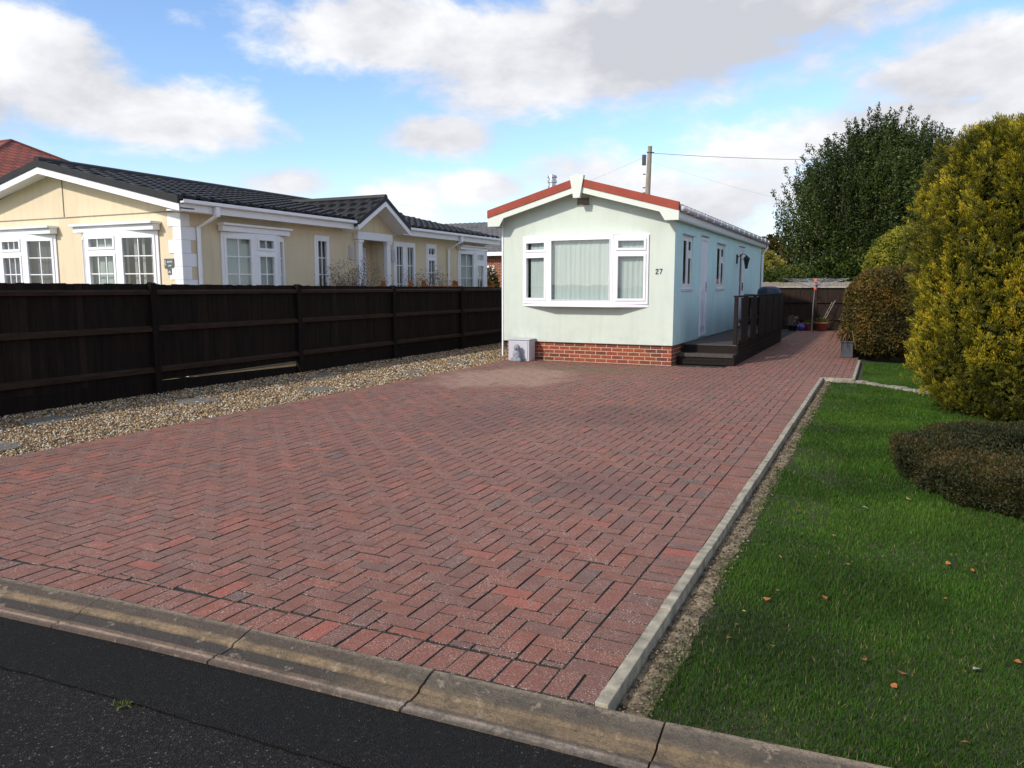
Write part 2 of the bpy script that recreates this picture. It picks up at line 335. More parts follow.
M['fallengrey'] = mat('fallen_grey_leaf', (.30, .27, .21), .6, .2, 30)
M['gravel'] = mat('gravel_pebbles', (.3, .3, .3), .75, .2, 80, .002, 120, attr=[(0, (.02, .018, .016)), (.15, (.06, .045, .035)), (.35, (.20, .11, .045)), (.6, (.34, .22, .09)), (.8, (.42, .32, .18)), (.93, (.55, .50, .42)), (1, (.72, .68, .62))])
M['gravelbed'] = mat('gravel_bed', (.20, .15, .09), .95, .5, 40, .02, 50, col2=(.34, .27, .17))
M['spiky'] = leafmat('strap_leaves', [(0, (.10, .03, .02)), (.5, (.22, .09, .05)), (1, (.12, .17, .05))])
M['weed'] = leafmat('moss_green', [(0, (.06, .09, .02)), (1, (.14, .17, .04))])

# ------------------------------------------------------------------ building blocks
ORG = {}
class B:
    """collects faces in world coordinates, then links them as one mesh object"""
    def __init__(s): s.v = []; s.f = []; s.a = []
    def face(s, pts, a=0.):
        k = len(s.v); s.v += [tuple(p) for p in pts]; s.f.append(tuple(range(k, k + len(pts)))); s.a += [a] * len(pts)
    def raw(s, vs, fs, a=0.):
        k = len(s.v); s.v += [tuple(p) for p in vs]; s.f += [tuple(i + k for i in f) for f in fs]; s.a += [a] * len(vs)
    def box(s, x0, x1, y0, y1, z0, z1, a=0.):
        x0, x1 = min(x0, x1), max(x0, x1); y0, y1 = min(y0, y1), max(y0, y1); z0, z1 = min(z0, z1), max(z0, z1)
        s.raw([(x0, y0, z0), (x1, y0, z0), (x1, y1, z0), (x0, y1, z0), (x0, y0, z1), (x1, y0, z1), (x1, y1, z1), (x0, y1, z1)],
              [(0, 3, 2, 1), (4, 5, 6, 7), (0, 1, 5, 4), (1, 2, 6, 5), (2, 3, 7, 6), (3, 0, 4, 7)], a)
    def obox(s, p, q, w, z0, z1, n0=None, a=0.):
        """box along plan segment p-q, width w centred (or from n0 to n0+w along the left normal)"""
        p = Vector(p[:2]); q = Vector(q[:2]); d = (q - p).normalized(); n = Vector((-d.y, d.x))
        lo, hi = (-w / 2, w / 2) if n0 is None else (n0, n0 + w)
        c = [p + n * lo, q + n * lo, q + n * hi, p + n * hi]
        s.raw([(*k, z0) for k in c] + [(*k, z1) for k in c], [(0, 3, 2, 1), (4, 5, 6, 7), (0, 1, 5, 4), (1, 2, 6, 5), (2, 3, 7, 6), (3, 0, 4, 7)], a)
    def prism(s, poly, d, a=0.):
        """closed prism: polygon of 3D points pushed along vector d"""
        n = len(poly); d = Vector(d); P = [Vector(p) for p in poly]
        s.raw(P + [p + d for p in P], [tuple(range(n))[::-1], tuple(range(n, 2 * n))] + [(i, (i + 1) % n, n + (i + 1) % n, n + i) for i in range(n)], a)
    def tube(s, pts, r, seg=8, cap=True, a=0.):
        pts = [Vector(p) for p in pts]; n = len(pts); rr = r if isinstance(r, (list, tuple)) else [r] * n
        k = len(s.v); up = Vector((0, 0, 1))
        for i, p in enumerate(pts):
            t = (pts[min(i + 1, n - 1)] - pts[max(i - 1, 0)]).normalized()
            u = t.cross(up) if abs(t.z) < .95 else t.cross(Vector((0, 1, 0)))
            u.normalize(); w = t.cross(u)
            for j in range(seg):
                an = 2 * math.pi * j / seg; s.v.append(tuple(p + (u * math.cos(an) + w * math.sin(an)) * rr[i])); s.a.append(a)
        for i in range(n - 1):
            for j in range(seg):
                s.f.append((k + i * seg + j, k + i * seg + (j + 1) % seg, k + (i + 1) * seg + (j + 1) % seg, k + (i + 1) * seg + j))
        if cap: s.f.append(tuple(k + j for j in range(seg))[::-1]); s.f.append(tuple(k + (n - 1) * seg + j for j in range(seg)))
    def lathe(s, c, prof, seg=16, a=0.):
        """profile [(r, z)] turned about the vertical axis at c"""
        k = len(s.v)
        for (r, z) in prof:
            for j in range(seg):
                an = 2 * math.pi * j / seg; s.v.append((c[0] + r * math.cos(an), c[1] + r * math.sin(an), c[2] + z)); s.a.append(a)
        for i in range(len(prof) - 1):
            for j in range(seg):
                s.f.append((k + i * seg + j, k + i * seg + (j + 1) % seg, k + (i + 1) * seg + (j + 1) % seg, k + (i + 1) * seg + j))
        s.f.append(tuple(k + j for j in range(seg))[::-1]); s.f.append(tuple(k + (len(prof) - 1) * seg + j for j in range(seg)))
    def build(s, name, m, parent=None, smooth=False, bevel=0., fixn=True):
        me = bpy.data.meshes.new(name)
        o0 = Vector((0, 0, 0))
        if parent is not None: o0 = ORG[parent.name]
        me.from_pydata([(x - o0.x, y - o0.y, z - o0.z) for x, y, z in s.v], [], s.f)
        at = me.attributes.new('v', 'FLOAT', 'POINT'); at.data.foreach_set('value', s.a)
        me.materials.append(M[m] if isinstance(m, str) else m)
        if fixn:
            bm = bmesh.new(); bm.from_mesh(me); bmesh.ops.recalc_face_normals(bm, faces=bm.faces); bm.to_mesh(me); bm.free()
        if smooth: me.polygons.foreach_set('use_smooth', [True] * len(me.polygons))
        o = bpy.data.objects.new(name, me); C.objects.link(o)
        if parent is not None: o.parent = parent
        ORG[o.name] = o0
        if bevel:
            bv = o.modifiers.new('bevel', 'BEVEL'); bv.width = bevel; bv.segments = 2; bv.limit_method = 'ANGLE'
        return o

def thing(name, label, cat, loc=(0, 0, 0), group=None):
    o = bpy.data.objects.new(name, None); C.objects.link(o); o.location = loc; o.empty_display_size = .2
    ORG[o.name] = Vector(loc); o['label'] = label; o['category'] = cat
    if group: o['group'] = group
    return o
def tag(o, label, cat, group=None):
    o['label'] = label; o['category'] = cat
    if group: o['group'] = group
    return o
def struct(o, kind='structure', label=None):
    o['kind'] = kind
    if label: o['label'] = label
    return o

def fastmesh(name, V, F, A, m, parent=None, smooth=False):
    """V (n,3), F (k,3 or 4) numpy arrays, A (n,) attribute"""
    me = bpy.data.meshes.new(name); o0 = ORG[parent.name] if parent is not None else Vector((0, 0, 0))
    V = np.asarray(V, np.float32) - np.array(o0, np.float32)
    k = F.shape[1]; me.vertices.add(len(V)); me.vertices.foreach_set('co', V.ravel())
    me.loops.add(F.size); me.loops.foreach_set('vertex_index', F.ravel().astype(np.int32))
    me.polygons.add(len(F)); me.polygons.foreach_set('loop_start', np.arange(0, F.size, k, dtype=np.int32))
    me.polygons.foreach_set('loop_total', np.full(len(F), k, dtype=np.int32))
    at = me.attributes.new('v', 'FLOAT', 'POINT'); at.data.foreach_set('value', np.asarray(A, np.float32))
    me.update(calc_edges=True); me.materials.append(M[m])
    if smooth: me.polygons.foreach_set('use_smooth', [True] * len(me.polygons))
    o = bpy.data.objects.new(name, me); C.objects.link(o)
    if parent is not None: o.parent = parent
    ORG[o.name] = o0
    return o

def unit(a): return a / np.maximum(np.linalg.norm(a, axis=1, keepdims=True), 1e-6)
def leafquads(P, D, L, W, A):
    """diamond leaves: base P, direction D (unit), length L, width W -> V, F, A"""
    n = len(P); rnd = unit(rng.normal(size=(n, 3))); S = unit(np.cross(D, rnd)); N = np.cross(D, S)
    L = np.broadcast_to(L, (n,))[:, None]; W = np.broadcast_to(W, (n,))[:, None]
    bend = N * L * .15
    V = np.stack([P, P + D * L * .5 + S * W * .5 + bend * .6, P + D * L, P + D * L * .5 - S * W * .5 + bend * .6], 1).reshape(-1, 3)
    F = np.arange(4 * n).reshape(n, 4); return V, F, np.repeat(A, 4)
_k = rng.normal(size=(24, 3)); _p = rng.uniform(0, 6.28, 24)
def fnoise(P, s):
    """cheap smooth noise in about -1..1 of points"""
    r = np.zeros(len(P))
    for i in range(24): r += np.sin(P @ _k[i] * s * (1 + .12 * (i % 8)) + _p[i])
    return r / 5.5

# ================================================================== SETTING
# ground to the horizon
b = B(); b.face([(-700, -400, -.09), (700, -400, -.09), (700, 1200, -.09), (-700, 1200, -.09)]); struct(b.build('ground', 'grey_ground', fixn=False))

KC = [(-16, -1.2), (-12, .35), (-9.2, 1.25), (-7.2, 1.78), (-5.6, 2.10), (-4.5, 2.27), (-4.07, 2.325), (-3.4, 2.375), (-2.94, 2.405), (-2.4, 2.43), (-1.67, 2.452), (-.81, 2.49), (-.2, 2.497), (.6, 2.50), (2, 2.50), (6, 2.47), (14, 2.2)]
def kc(x):
    for (a, b_) in zip(KC, KC[1:]):
        if a[0] <= x <= b_[0]: return a[1] + (b_[1] - a[1]) * (x - a[0]) / (b_[0] - a[0])
    return KC[0][1] if x < KC[0][0] else KC[-1][1]
# resample the curve by arc length, x = 0.6 offsets put the joints where they are in the place
def curve(n=2000):
    xs = np.linspace(-15.9, 13.9, n); ys = np.array([kc(x) for x in xs])
    k = 61; ker = np.ones(k) / k; yp = np.pad(ys, k // 2, mode='edge'); ys = np.convolve(yp, ker, 'valid')
    s = np.concatenate([[0], np.cumsum(np.hypot(np.diff(xs), np.diff(ys)))])
    return xs, ys, s
cx, cy, cs = curve()
def cpt(s, off):
    x = np.interp(s, cs, cx); y = np.interp(s, cs, cy)
    x2 = np.interp(s + .02, cs, cx); y2 = np.interp(s + .02, cs, cy); d = Vector((x2 - x, y2 - y)).normalized()
    return Vector((x, y)) + Vector((d.y, -d.x)) * off
def kyy(x): return float(np.interp(x, cx, cy))
s06 = float(np.interp(-.60, cx, cs))

# kerb of cast stones with joints: sloping back, dirty channel, flat front lip
prof = [(-.02, -.06), (0, .0), (.012, .004), (.05, -.001), (.085, -.011), (.092, -.012), (.118, -.015), (.128, -.027), (.16, -.031), (.195, -.031), (.203, -.024), (.225, -.023), (.232, -.029), (.240, -.025), (.262, -.026), (.268, -.08)]
b = B(); L = .915; n0 = int(s06 / L)
for i in range(-n0, 16):
    s0 = s06 + i * L + .004; s1 = s06 + (i + 1) * L - .004
    js = rng.normal(0, .0025); up = max(0, min(1, (i + .0) / 1.)) * .035
    up2 = max(0, min(1, (i + 1.) / 1.)) * .035
    rows = []
    for t in np.linspace(0, 1, 9):
        s = s0 + (s1 - s0) * t; row = []
        u = up + (up2 - up) * t if i >= -1 else 0
        for j, (o, z) in enumerate(prof):
            w_ = (.262 + .02 * max(0, min(1, (-1.5 - np.interp(s, cs, cx)) / 2))) / .262
            p = cpt(s, o * w_); zz = z + js + (u * max(0, 1 - o / .2) if j > 0 else 0)
            row.append((p.x, p.y, zz + .0018 * mnoise.noise(Vector((p.x * 30, p.y * 30, 1)))))
        rows.append(row)
    k = len(b.v); m_ = len(prof)
    for row in rows:
        for j, p in enumerate(row): b.v.append(p); b.a.append(min(1, max(0, prof[j][0] / .262)))
    for r in range(len(rows) - 1):
        for j in range(m_ - 1): b.f.append((k + r * m_ + j, k + r * m_ + j + 1, k + (r + 1) * m_ + j + 1, k + (r + 1) * m_ + j))
    b.f.append(tuple(k + j for j in range(m_))); b.f.append(tuple(k + (len(rows) - 1) * m_ + j for j in range(m_))[::-1])
struct(b.build('kerb', 'kerb'))

# road: older surface and a newer strip along the kerb, 8 mm higher than the worn part with a crack between
def strip(b, o0, o1, z0, z1, a, s_from=0.1, s_to=None, n=500, jit=0.):
    s_to = s_to or cs[-1] - .1; pr = None
    for s in np.linspace(s_from, s_to, n):
        j = jit * mnoise.noise(Vector((s * 9, 3, 0))) + jit * .7 * mnoise.noise(Vector((s * 31, 8, 0)))
        p = cpt(s, o0); q = cpt(s, o1 + j); cur = ((p.x, p.y, z0), (q.x, q.y, z1))
        if pr: b.face([pr[0], cur[0], cur[1], pr[1]], a)
        pr = cur
b = B(); strip(b, .255, .602, -.036, -.041, 0., jit=.010)
tr = [.60]
strip(b, .585, .612, -.049, -.050, 0.)
# older carriageway
pr = None
for s in np.linspace(.1, cs[-1] - .1, 500):
    j = .010 * mnoise.noise(Vector((s * 9, 3, 0))) + .007 * mnoise.noise(Vector((s * 31, 8, 0))) + .004 * mnoise.noise(Vector((s * 45, 18, 0)))
    p = cpt(s, .606 + j); q = cpt(s, .9); cur = ((p.x, p.y, -.046), (q.x, q.y, -.044), (q.x * 1.0, q.y - 4.6, -.044))
    if pr: b.face([pr[0], cur[0], cur[1], pr[1]], 1.); b.face([pr[1], cur[1], cur[2], pr[2]], 1.)
    pr = cur
struct(b.build('road', 'asphalt', fixn=False))

# ---- block paved driveway
KX = -.86           # left face of the edging kerb
GX = -6.93          # edge of the gravel strip
JY = 13.62          # where the edging turns right
def right_edge(y): return KX if y < JY else (-.385 if y < 40 else 0)
blocks = []          # (x0,x1,y0,y1) axis aligned, plus header course quads
W0 = .1035
random.seed(21)
def addblock(b, quad, v, z):
    """quad: 4 plan points anticlockwise; chamfered block top"""
    c = sum((Vector(q) for q in quad), Vector((0, 0))) / 4
    g = .0028 + .0014 * random.random(); ch = .0026; jx, jy, jr = random.gauss(0, .0012), random.gauss(0, .0012), random.gauss(0, .006)
    def shrink(d):
        out = []
        for q in quad:
            q = Vector(q); dx = q.x - c.x; dy = q.y - c.y; l = math.hypot(dx, dy); out.append(q - Vector((math.copysign(min(d, abs(dx)), dx), math.copysign(min(d, abs(dy)), dy))))
        return out
    o = shrink(g); t = shrink(g + ch); k = len(b.v)
    rot = lambda q: Vector((q.x + jx - (q.y - c.y) * jr, q.y + jy + (q.x - c.x) * jr))
    o = [rot(q) for q in o]; t = [rot(q + Vector((random.gauss(0, .0012), random.gauss(0, .0012)))) for q in t]
    tx, ty = random.gauss(0, .004), random.gauss(0, .004)
    zz = lambda p: z + (p.x - c.x) * tx + (p.y - c.y) * ty
    for q in o: b.v.append((q.x, q.y, -.016)); b.a.append(-1.)
    for q in o: b.v.append((q.x, q.y, zz(q) - .002)); b.a.append(-1.)
    for q in t: b.v.append((q.x, q.y, zz(q))); b.a.append(v)
    for i in range(4):
        j = (i + 1) % 4; b.f.append((k + i, k + j, k + 4 + j, k + 4 + i)); b.f.append((k + 4 + i, k + 4 + j, k + 8 + j, k + 8 + i))
    b.f.append((k + 8, k + 9, k + 10, k + 11))
bb = B()
def vr(): return min(1, max(0, random.gauss(.5, .2) + (.0 if random.random() > .06 else .4)))
def zr(x, y): return random.gauss(0, .0009) + .003 * mnoise.noise(Vector((x * .8, y * .8, 0)))
HL = .2
# field
SX = KX - HL
y = 0; nx = int((SX - GX - HL * 0) / W0) + 4; ny = int(30 / W0)
for i in range(-2, nx + 6):
    for j in range(0, ny):
        d = (i - j) % 4
        if d == 0: q = (i, i + 2, j, j + 1)
        elif d == 3: q = (i, i + 1, j, j + 2)
        else: continue
        x1 = SX - q[0] * W0; x0 = SX - q[1] * W0; y0 = 2.0 + q[2] * W0; y1 = 2.0 + q[3] * W0
        # field extends right of SX beyond the jog
        xmax = SX if (y0 < JY - .2) else -.385
        xmin = GX + HL if y0 < 14.45 else -2.6
        if y0 < JY - .2 < y1 and x0 > SX - .01: continue
        x1 = min(x1, xmax); x0 = max(x0, xmin)
        if x1 - x0 < .03: continue
        yf = kyy((x0 + x1) / 2) + .012 + HL
        y0 = max(y0, yf); y1 = min(y1, 28.9)
        if y1 - y0 < .018: continue
        if (x0 < -3.6 and y1 > 14.6) or (x0 < -2.6 and y0 > 15.0 and y1 < 23.5): continue
        addblock(bb, [(x0, y0), (x1, y0), (x1, y1), (x0, y1)], vr(), zr(x0, y0))
# blocks right of the soldier course line past the jog
for i in range(0, 8):
    for j in range(int((JY - 2.2) / W0), ny):
        ii = -i - 1; d = (ii - j) % 4
        if d == 0: q = (ii, ii + 2, j, j + 1)
        elif d == 3: q = (ii, ii + 1, j, j + 2)
        else: continue
        x1 = SX - q[0] * W0; x0 = max(SX - q[1] * W0, SX); y0 = max(JY, 2.0 + q[2] * W0); y1 = min(28.9, 2.0 + q[3] * W0)
        x1 = min(x1, -.385)
        if q[0] >= 0 or x1 - x0 < .03 or y1 - y0 < .03 or q[0] >= -2: continue
        addblock(bb, [(x0, y0), (x1, y0), (x1, y1), (x0, y1)], vr(), zr(x0, y0))
# soldier course along the edging and along the gravel
y = kyy(KX) + .2
while y < JY - .05:
    y1 = min(y + W0 * 1.03, JY); addblock(bb, [(SX, y), (KX - .003, y), (KX - .003, y1), (SX, y1)], vr(), zr(SX, y)); y = y1
y = kyy(GX) + .2
while y < 14.4:
    y1 = y + W0 * 1.03; addblock(bb, [(GX, y), (GX + HL, y), (GX + HL, y1), (GX, y1)], vr(), zr(GX, y)); y = y1
# header course following the kerb
s = float(np.interp(GX, cx, cs)); s1m = float(np.interp(KX, cx, cs))
nh = int((s1m - s) / W0); st = (s1m - s) / nh
for i in range(nh):
    a0 = s + i * st; p0 = cpt(a0, -.005); p1 = cpt(a0 + st, -.005)
    y0t, y1t = p0.y + HL, p1.y + HL
    addblock(bb, [(p0.x, p0.y), (p1.x, p1.y), (p1.x, y1t), (p0.x, y0t)], vr(), -.001 + zr(p0.x, p0.y))
drive = struct(bb.build('driveway', 'block', fixn=True))
b = B()
pr = None
for x in np.linspace(GX, KX, 40):
    c0 = (x, kyy(x) + .005, -.006); c1 = (x, 14.5, -.006)
    if pr: b.face([pr[0], c0, c1, pr[1]])
    pr = (c0, c1)
b.face([(-3.6, 14.5, -.012), (-.385, 14.5, -.012), (-.385, 28.95, -.012), (-3.6, 28.95, -.012)]); b.face([(KX, JY, -.012), (-.385, JY, -.012), (-.385, 14.5, -.012), (KX, 14.5, -.012)])
b.build('paving_joints', 'joint', drive, fixn=False)

# concrete edging along the driveway, jogging right at the far end
b = B(); y = kyy(-.83) + .0; rnd = random.Random(3)
while y < JY:
    y1 = min(y + .914, JY + .05); dz = rnd.gauss(.012, .003); b.box(KX, KX + .052, y + .003, y1 - .003, -.25, dz); y = y1
b.box(KX + .054, -.333, JY, JY + .05, -.25, .014)
y = JY + .052
while y < 16.4: b.box(-.383, -.333, y, y + .90, -.25, .012); y += .905
struct(b.build('edging', 'edging', bevel=.004))
# border stones running right across the lawn
p0 = Vector((-.30, 13.75)); p1 = Vector((1.7, 11.7)); b = B(); t = 0.; rr = random.Random(5)
d = (p1 - p0).normalized(); ln = (p1 - p0).length
while t < ln:
    l = rr.uniform(.14, .24); p = p0 + d * t; q = p0 + d * (t + l - .012); o = Vector((rr.gauss(0, .008), rr.gauss(0, .008)))
    b.obox(p + o, q + o, .17, -.15, rr.uniform(-.03, -.012)); t += l
struct(b.build('border_edging', 'border', bevel=.02))

# lawn, soil margin
GZ = -.055
b = B(); nxs = 60
for x0, x1 in zip(np.linspace(-.81, 9, nxs), np.linspace(-.81, 9, nxs)[1:]):
    ys = [kyy(x0) + .0, 4, 6, 9, 13, 18, 30]
    for k in range(len(ys) - 1):
        za = GZ + (.035 if k == 0 and x0 > -.6 else 0)
        b.face([(x0, ys[k] if k else kyy(x0), za), (x1, ys[k] if k else kyy(x1), za), (x1, ys[k + 1], GZ), (x0, ys[k + 1], GZ)])
struct(b.build('lawn', 'lawn', fixn=False))
b = B(); pr = None
for y in np.linspace(kyy(-.7), JY + .1, 240):
    w_ = .12 + .045 * mnoise.noise(Vector((y * 1.1, 0, 0))) + .035 * mnoise.noise(Vector((y * 5, 4, 0)))
    c0 = (-.806, y, GZ + .004); cm = (-.806 + w_ * .5, y, GZ + .010 + .008 * mnoise.noise(Vector((y * 6, 9, 0)))); c1 = (-.806 + w_, y, GZ + .003)
    if pr: b.face([pr[0], c0, cm, pr[1]]); b.face([pr[1], cm, c1, pr[2]])
    pr = (c0, cm, c1)
struct(b.build('soil_margin', 'soil', fixn=False))

# gravel strip beside the fence
b = B(); pr = None
for x in np.linspace(-9.7, GX - .004, 20):
    c0 = (x, kyy(x) + .02, -.03); c1 = (x, 26, -.03)
    if pr: b.face([pr[0], c0, c1, pr[1]])
    pr = (c0, c1)
struct(b.build('gravel_strip', 'gravelbed', fixn=False))
def pebbles(n, xr, yr, zfun, sz, name, keep=None, m='gravel'):
    # density falls with distance, size grows a little
    y = yr[0] * (yr[1] / yr[0]) ** rng.uniform(0, 1, n); x = rng.uniform(*xr, n)
    if keep is not None: k = keep(x, y); x = x[k]; y = y[k]; n = len(x)
    s = sz * rng.uniform(.5, 1.4, n) * (y / 6) ** .35
    P = np.stack([x, y, np.full(n, zfun) + rng.uniform(-.004, .012, n)], 1)
    base = np.array([[1, 0, 0], [0, 1, 0], [-1, 0, 0], [0, -1, 0], [0, 0, .7], [0, 0, -.7]], float)
    V = base[None] * rng.uniform(.6, 1.3, (n, 6, 1)) * s[:, None, None]
    an = rng.uniform(0, 6.28, n); ca, sa = np.cos(an), np.sin(an)
    X = V[..., 0] * ca[:, None] - V[..., 1] * sa[:, None]; Y = V[..., 0] * sa[:, None] + V[..., 1] * ca[:, None]
    V = np.stack([X, Y, V[..., 2]], 2) + P[:, None]
    f = np.array([[0, 1, 4], [1, 2, 4], [2, 3, 4], [3, 0, 4], [1, 0, 5], [2, 1, 5], [3, 2, 5], [0, 3, 5]])
    F = (f[None] + 6 * np.arange(n)[:, None, None]).reshape(-1, 3)
    o = fastmesh(name, V.reshape(-1, 3), F, np.repeat(rng.uniform(0, 1, n), 6), m)
    return struct(o, 'stuff')
tag(pebbles(60000, (-9.6, GX - .01), (3.0, 24), -.012, .0125, 'gravel'), 'loose gold and grey gravel lying between fence and driveway', 'gravel')
# a few loose stones on the soil margin
tag(pebbles(3200, (-.80, -.66), (2.55, 13.6), GZ + .008, .008, 'soil_pebbles', m='soilstone', keep=lambda x, y: rng.uniform(0, 1, len(x)) < np.clip((-.62 - x) * 9, 0, 1)), 'small pale stones in the soil beside the edging', 'gravel')
# path on the neighbour's side
b = B(); b.face([(-10.75, 0, -.05), (-9.32, 0, -.05), (-9.32, 28, -.05), (-10.75, 28, -.05)]); struct(b.build('neighbour_path', 'path', fixn=False))

# ================================================================== WINDOWS
def frame_axes(p, q):
    p = Vector((*p, 0)); q = Vector((*q, 0)); u = (q - p).normalized(); return p, u, Vector((u.y, -u.x, 0)), (q - p).length   # n points outwards (right of p->q)
def lbox(b, F, u0, u1, n0, n1, z0, z1, a=0.):
    p, u, n, L = F
    c = [p + u * u0 + n * n0, p + u * u1 + n * n0, p + u * u1 + n * n1, p + u * u0 + n * n1]
    b.raw([(k.x, k.y, z0) for k in c] + [(k.x, k.y, z1) for k in c], [(0, 3, 2, 1), (4, 5, 6, 7), (0, 1, 5, 4), (1, 2, 6, 5), (2, 3, 7, 6), (3, 0, 4, 7)], a)
LB = lbox
def window(parent, plan, z0, z1, styles, cur='curtain', sill=None, lintel=None, fw=.06, curtain_gap=0., cdep=.10, name='window', df=1.):
    """plan: points left-to-right seen from outside; styles per segment: dict(top=height of the top light or 0, nx, nz, curt)"""
    fb, pb, cb = B(), B(), []
    def lbox(b_, F_, a0, a1, n0, n1, za_, zb_): LB(b_, F_, a0, a1, n0 * df, n1 * df, za_, zb_)
    for k, (p, q) in enumerate(zip(plan, plan[1:])):
        F = frame_axes(p, q); L = F[3]; st = styles[k]
        lbox(fb, F, 0, L, -.05, .02, z0, z0 + fw); lbox(fb, F, 0, L, -.05, .02, z1 - fw, z1)
        lbox(fb, F, 0, fw * .8, -.05, .018, z0 + fw, z1 - fw); lbox(fb, F, L - fw * .8, L, -.05, .018, z0 + fw, z1 - fw)
        zones = [(z0 + fw, z1 - fw)]
        if st.get('top'):
            zt = z1 - fw - st['top']; lbox(fb, F, fw * .8, L - fw * .8, -.05, .0175, zt - .035, zt + .035); zones = [(z0 + fw, zt - .035), (zt + .035, z1 - fw)]
        for zi, (za, zb) in enumerate(zones):
            s = .045 if st.get('sash', True) else .012; ua, ub = fw * .8, L - fw * .8
            lbox(fb, F, ua, ub, -.03, .034, za, za + s); lbox(fb, F, ua, ub, -.03, .034, zb - s, zb)
            lbox(fb, F, ua, ua + s, -.03, .033, za + s, zb - s); lbox(fb, F, ub - s, ub, -.03, .033, za + s, zb - s)
            nx = st.get('nx', 0) or 0; nz = (st.get('nz', 0) or 0) if zi == 0 else 0
            for i in range(nx): u = ua + s + (ub - ua - 2 * s) * (i + 1) / (nx + 1); lbox(fb, F, u - .009, u + .009, -.012, .012, za + s, zb - s)
            for i in range(nz): z = za + s + (zb - za - 2 * s) * (i + 1) / (nz + 1); lbox(fb, F, ua + s, ub - s, -.011, .011, z - .009, z + .009)
            pp, u, n, _ = F; g = [pp + u * (ua + s) , pp + u * (ub - s)]
            pb.face([(g[0].x, g[0].y, za + s), (g[1].x, g[1].y, za + s), (g[1].x, g[1].y, zb - s), (g[0].x, g[0].y, zb - s)])
        # curtains
        for (c0, c1) in st.get('curt', [(0, 1)]):
            m = max(3, int((c1 - c0) * L / .03)); pr = None; q_ = B(); rr = random.Random(int(L * 999) + k)
            ph = rr.random() * 6
            for i in range(m + 1):
                u_ = (c0 + (c1 - c0) * i / m) * L; dd = -cdep - .006 * math.sin(i * 1.9 + ph) - .006 * math.sin(i * .83) * math.sin(i * .21 + ph)
                pt = F[0] + F[1] * u_ + F[2] * dd; cur_ = ((pt.x, pt.y, z0 + .02), (pt.x, pt.y, z1 - .03))
                if pr: q_.face([pr[0], cur_[0], cur_[1], pr[1]])
                pr = cur_
            cb.append(q_)
    w = fb.build(name, 'upvc', parent, fixn=False)
    pb.build('pane', 'glass', w, fixn=False)
    for q_ in cb: q_.build('curtain', cur, w, smooth=True, fixn=False)
    F = frame_axes(plan[0], plan[-1]); L = F[3]
    if sill:
        s = B(); lbox(s, F, -.06, L + .06, .0, sill, z0 - .06, z0 - .002); s.build('sill', 'sill', w, bevel=.006)
    if lintel:
        s = B(); pj, hh = lintel
        lbox(s, F, -.06, L + .06, .004, pj * .7, z1 + .004, z1 + hh * .72); lbox(s, F, -.085, L + .085, .004, pj, z1 + hh * .72, z1 + hh); s.build('lintel', 'upvc', w, bevel=.008)
    return w
def wall(b, p, q, z0, z1, holes, dep=.07, a=0.):
    """outer wall skin p->q (left to right from outside) with openings and reveals"""
    F = frame_axes(p, q); pp, u, n, L = F
    us = sorted({0, L, *[h[0] for h in holes], *[h[1] for h in holes]}); zs = sorted({z0, z1, *[h[2] for h in holes], *[h[3] for h in holes]})
    P = lambda u_, z, d=0: (pp + u * u_ + n * (-d)).to_tuple()[:2] + (z,)
    for ua, ub in zip(us, us[1:]):
        for za, zb in zip(zs, zs[1:]):
            um, zm = (ua + ub) / 2, (za + zb) / 2
            if any(h[0] < um < h[1] and h[2] < zm < h[3] for h in holes): continue
            b.face([P(ua, za), P(ub, za), P(ub, zb), P(ua, zb)], a)
    for (ua, ub, za, zb) in holes:
        b.face([P(ua, za), P(ub, za), P(ub, za, dep), P(ua, za, dep)]); b.face([P(ua, zb), P(ua, zb, dep), P(ub, zb, dep), P(ub, zb)])
        b.face([P(ua, za), P(ua, za, dep), P(ua, zb, dep), P(ua, zb)]); b.face([P(ub, za), P(ub, zb), P(ub, zb, dep), P(ub, za, dep)])

# ================================================================== MOBILE HOME (number 27)
X0, X1, Y0, Y1 = -7.17, -3.57, 14.56, 25.9
ZB, ZE, ZA = .385, 2.90, 3.42         # wall bottom, eaves, underside of apex
XM = (X0 + X1) / 2 - .05
H = thing('mobile_home', 'pale green mobile home, blue shade tint on its side wall, numbered 27 with red roof edge beyond the driveway', 'mobile home', (XM, Y0, 0))
# front wall (bay opening) and gable
b = B()
wall(b, (X0, Y0), (X1, Y0), ZB, ZE, [(-6.70 - X0, -4.07 - X0, 1.17, 2.49)])
b.face([(X0, Y0, ZE), (X1, Y0, ZE), (XM, Y0, ZA)])
b.face([(X0, Y0, ZB), (X1, Y0, ZB), (X1, Y0 + .1, ZB), (X0, Y0 + .1, ZB)])
b.build('front_wall', 'mint', H, fixn=False)
b = B()
SW = [(15.22, 16.05, 1.47, 2.50), (18.66, 19.62, 1.47, 2.50)]
SD = [(16.87, 17.55, .42, 2.56), (21.73, 22.5, .42, 2.56)]
wall(b, (X1, Y0), (X1, Y1), ZB, 2.96, [(a - Y0, c - Y0, d, e) for a, c, d, e in SW + SD], dep=.09)
b.face([(X1, Y0, ZB), (X1, Y1, ZB), (X1 - .4, Y1, ZB), (X1 - .4, Y0, ZB)])
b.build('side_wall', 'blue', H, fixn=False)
b = B(); b.face([(X0, Y1, ZB), (X0, Y0, ZB), (X0, Y0, 2.96), (X0, Y1, 2.96)]); b.face([(X1, Y1, ZB), (X0, Y1, ZB), (X0, Y1, ZE), (XM, Y1, ZA), (X1, Y1, ZE)])
b.build('rear_wall', 'mint', H, fixn=False)
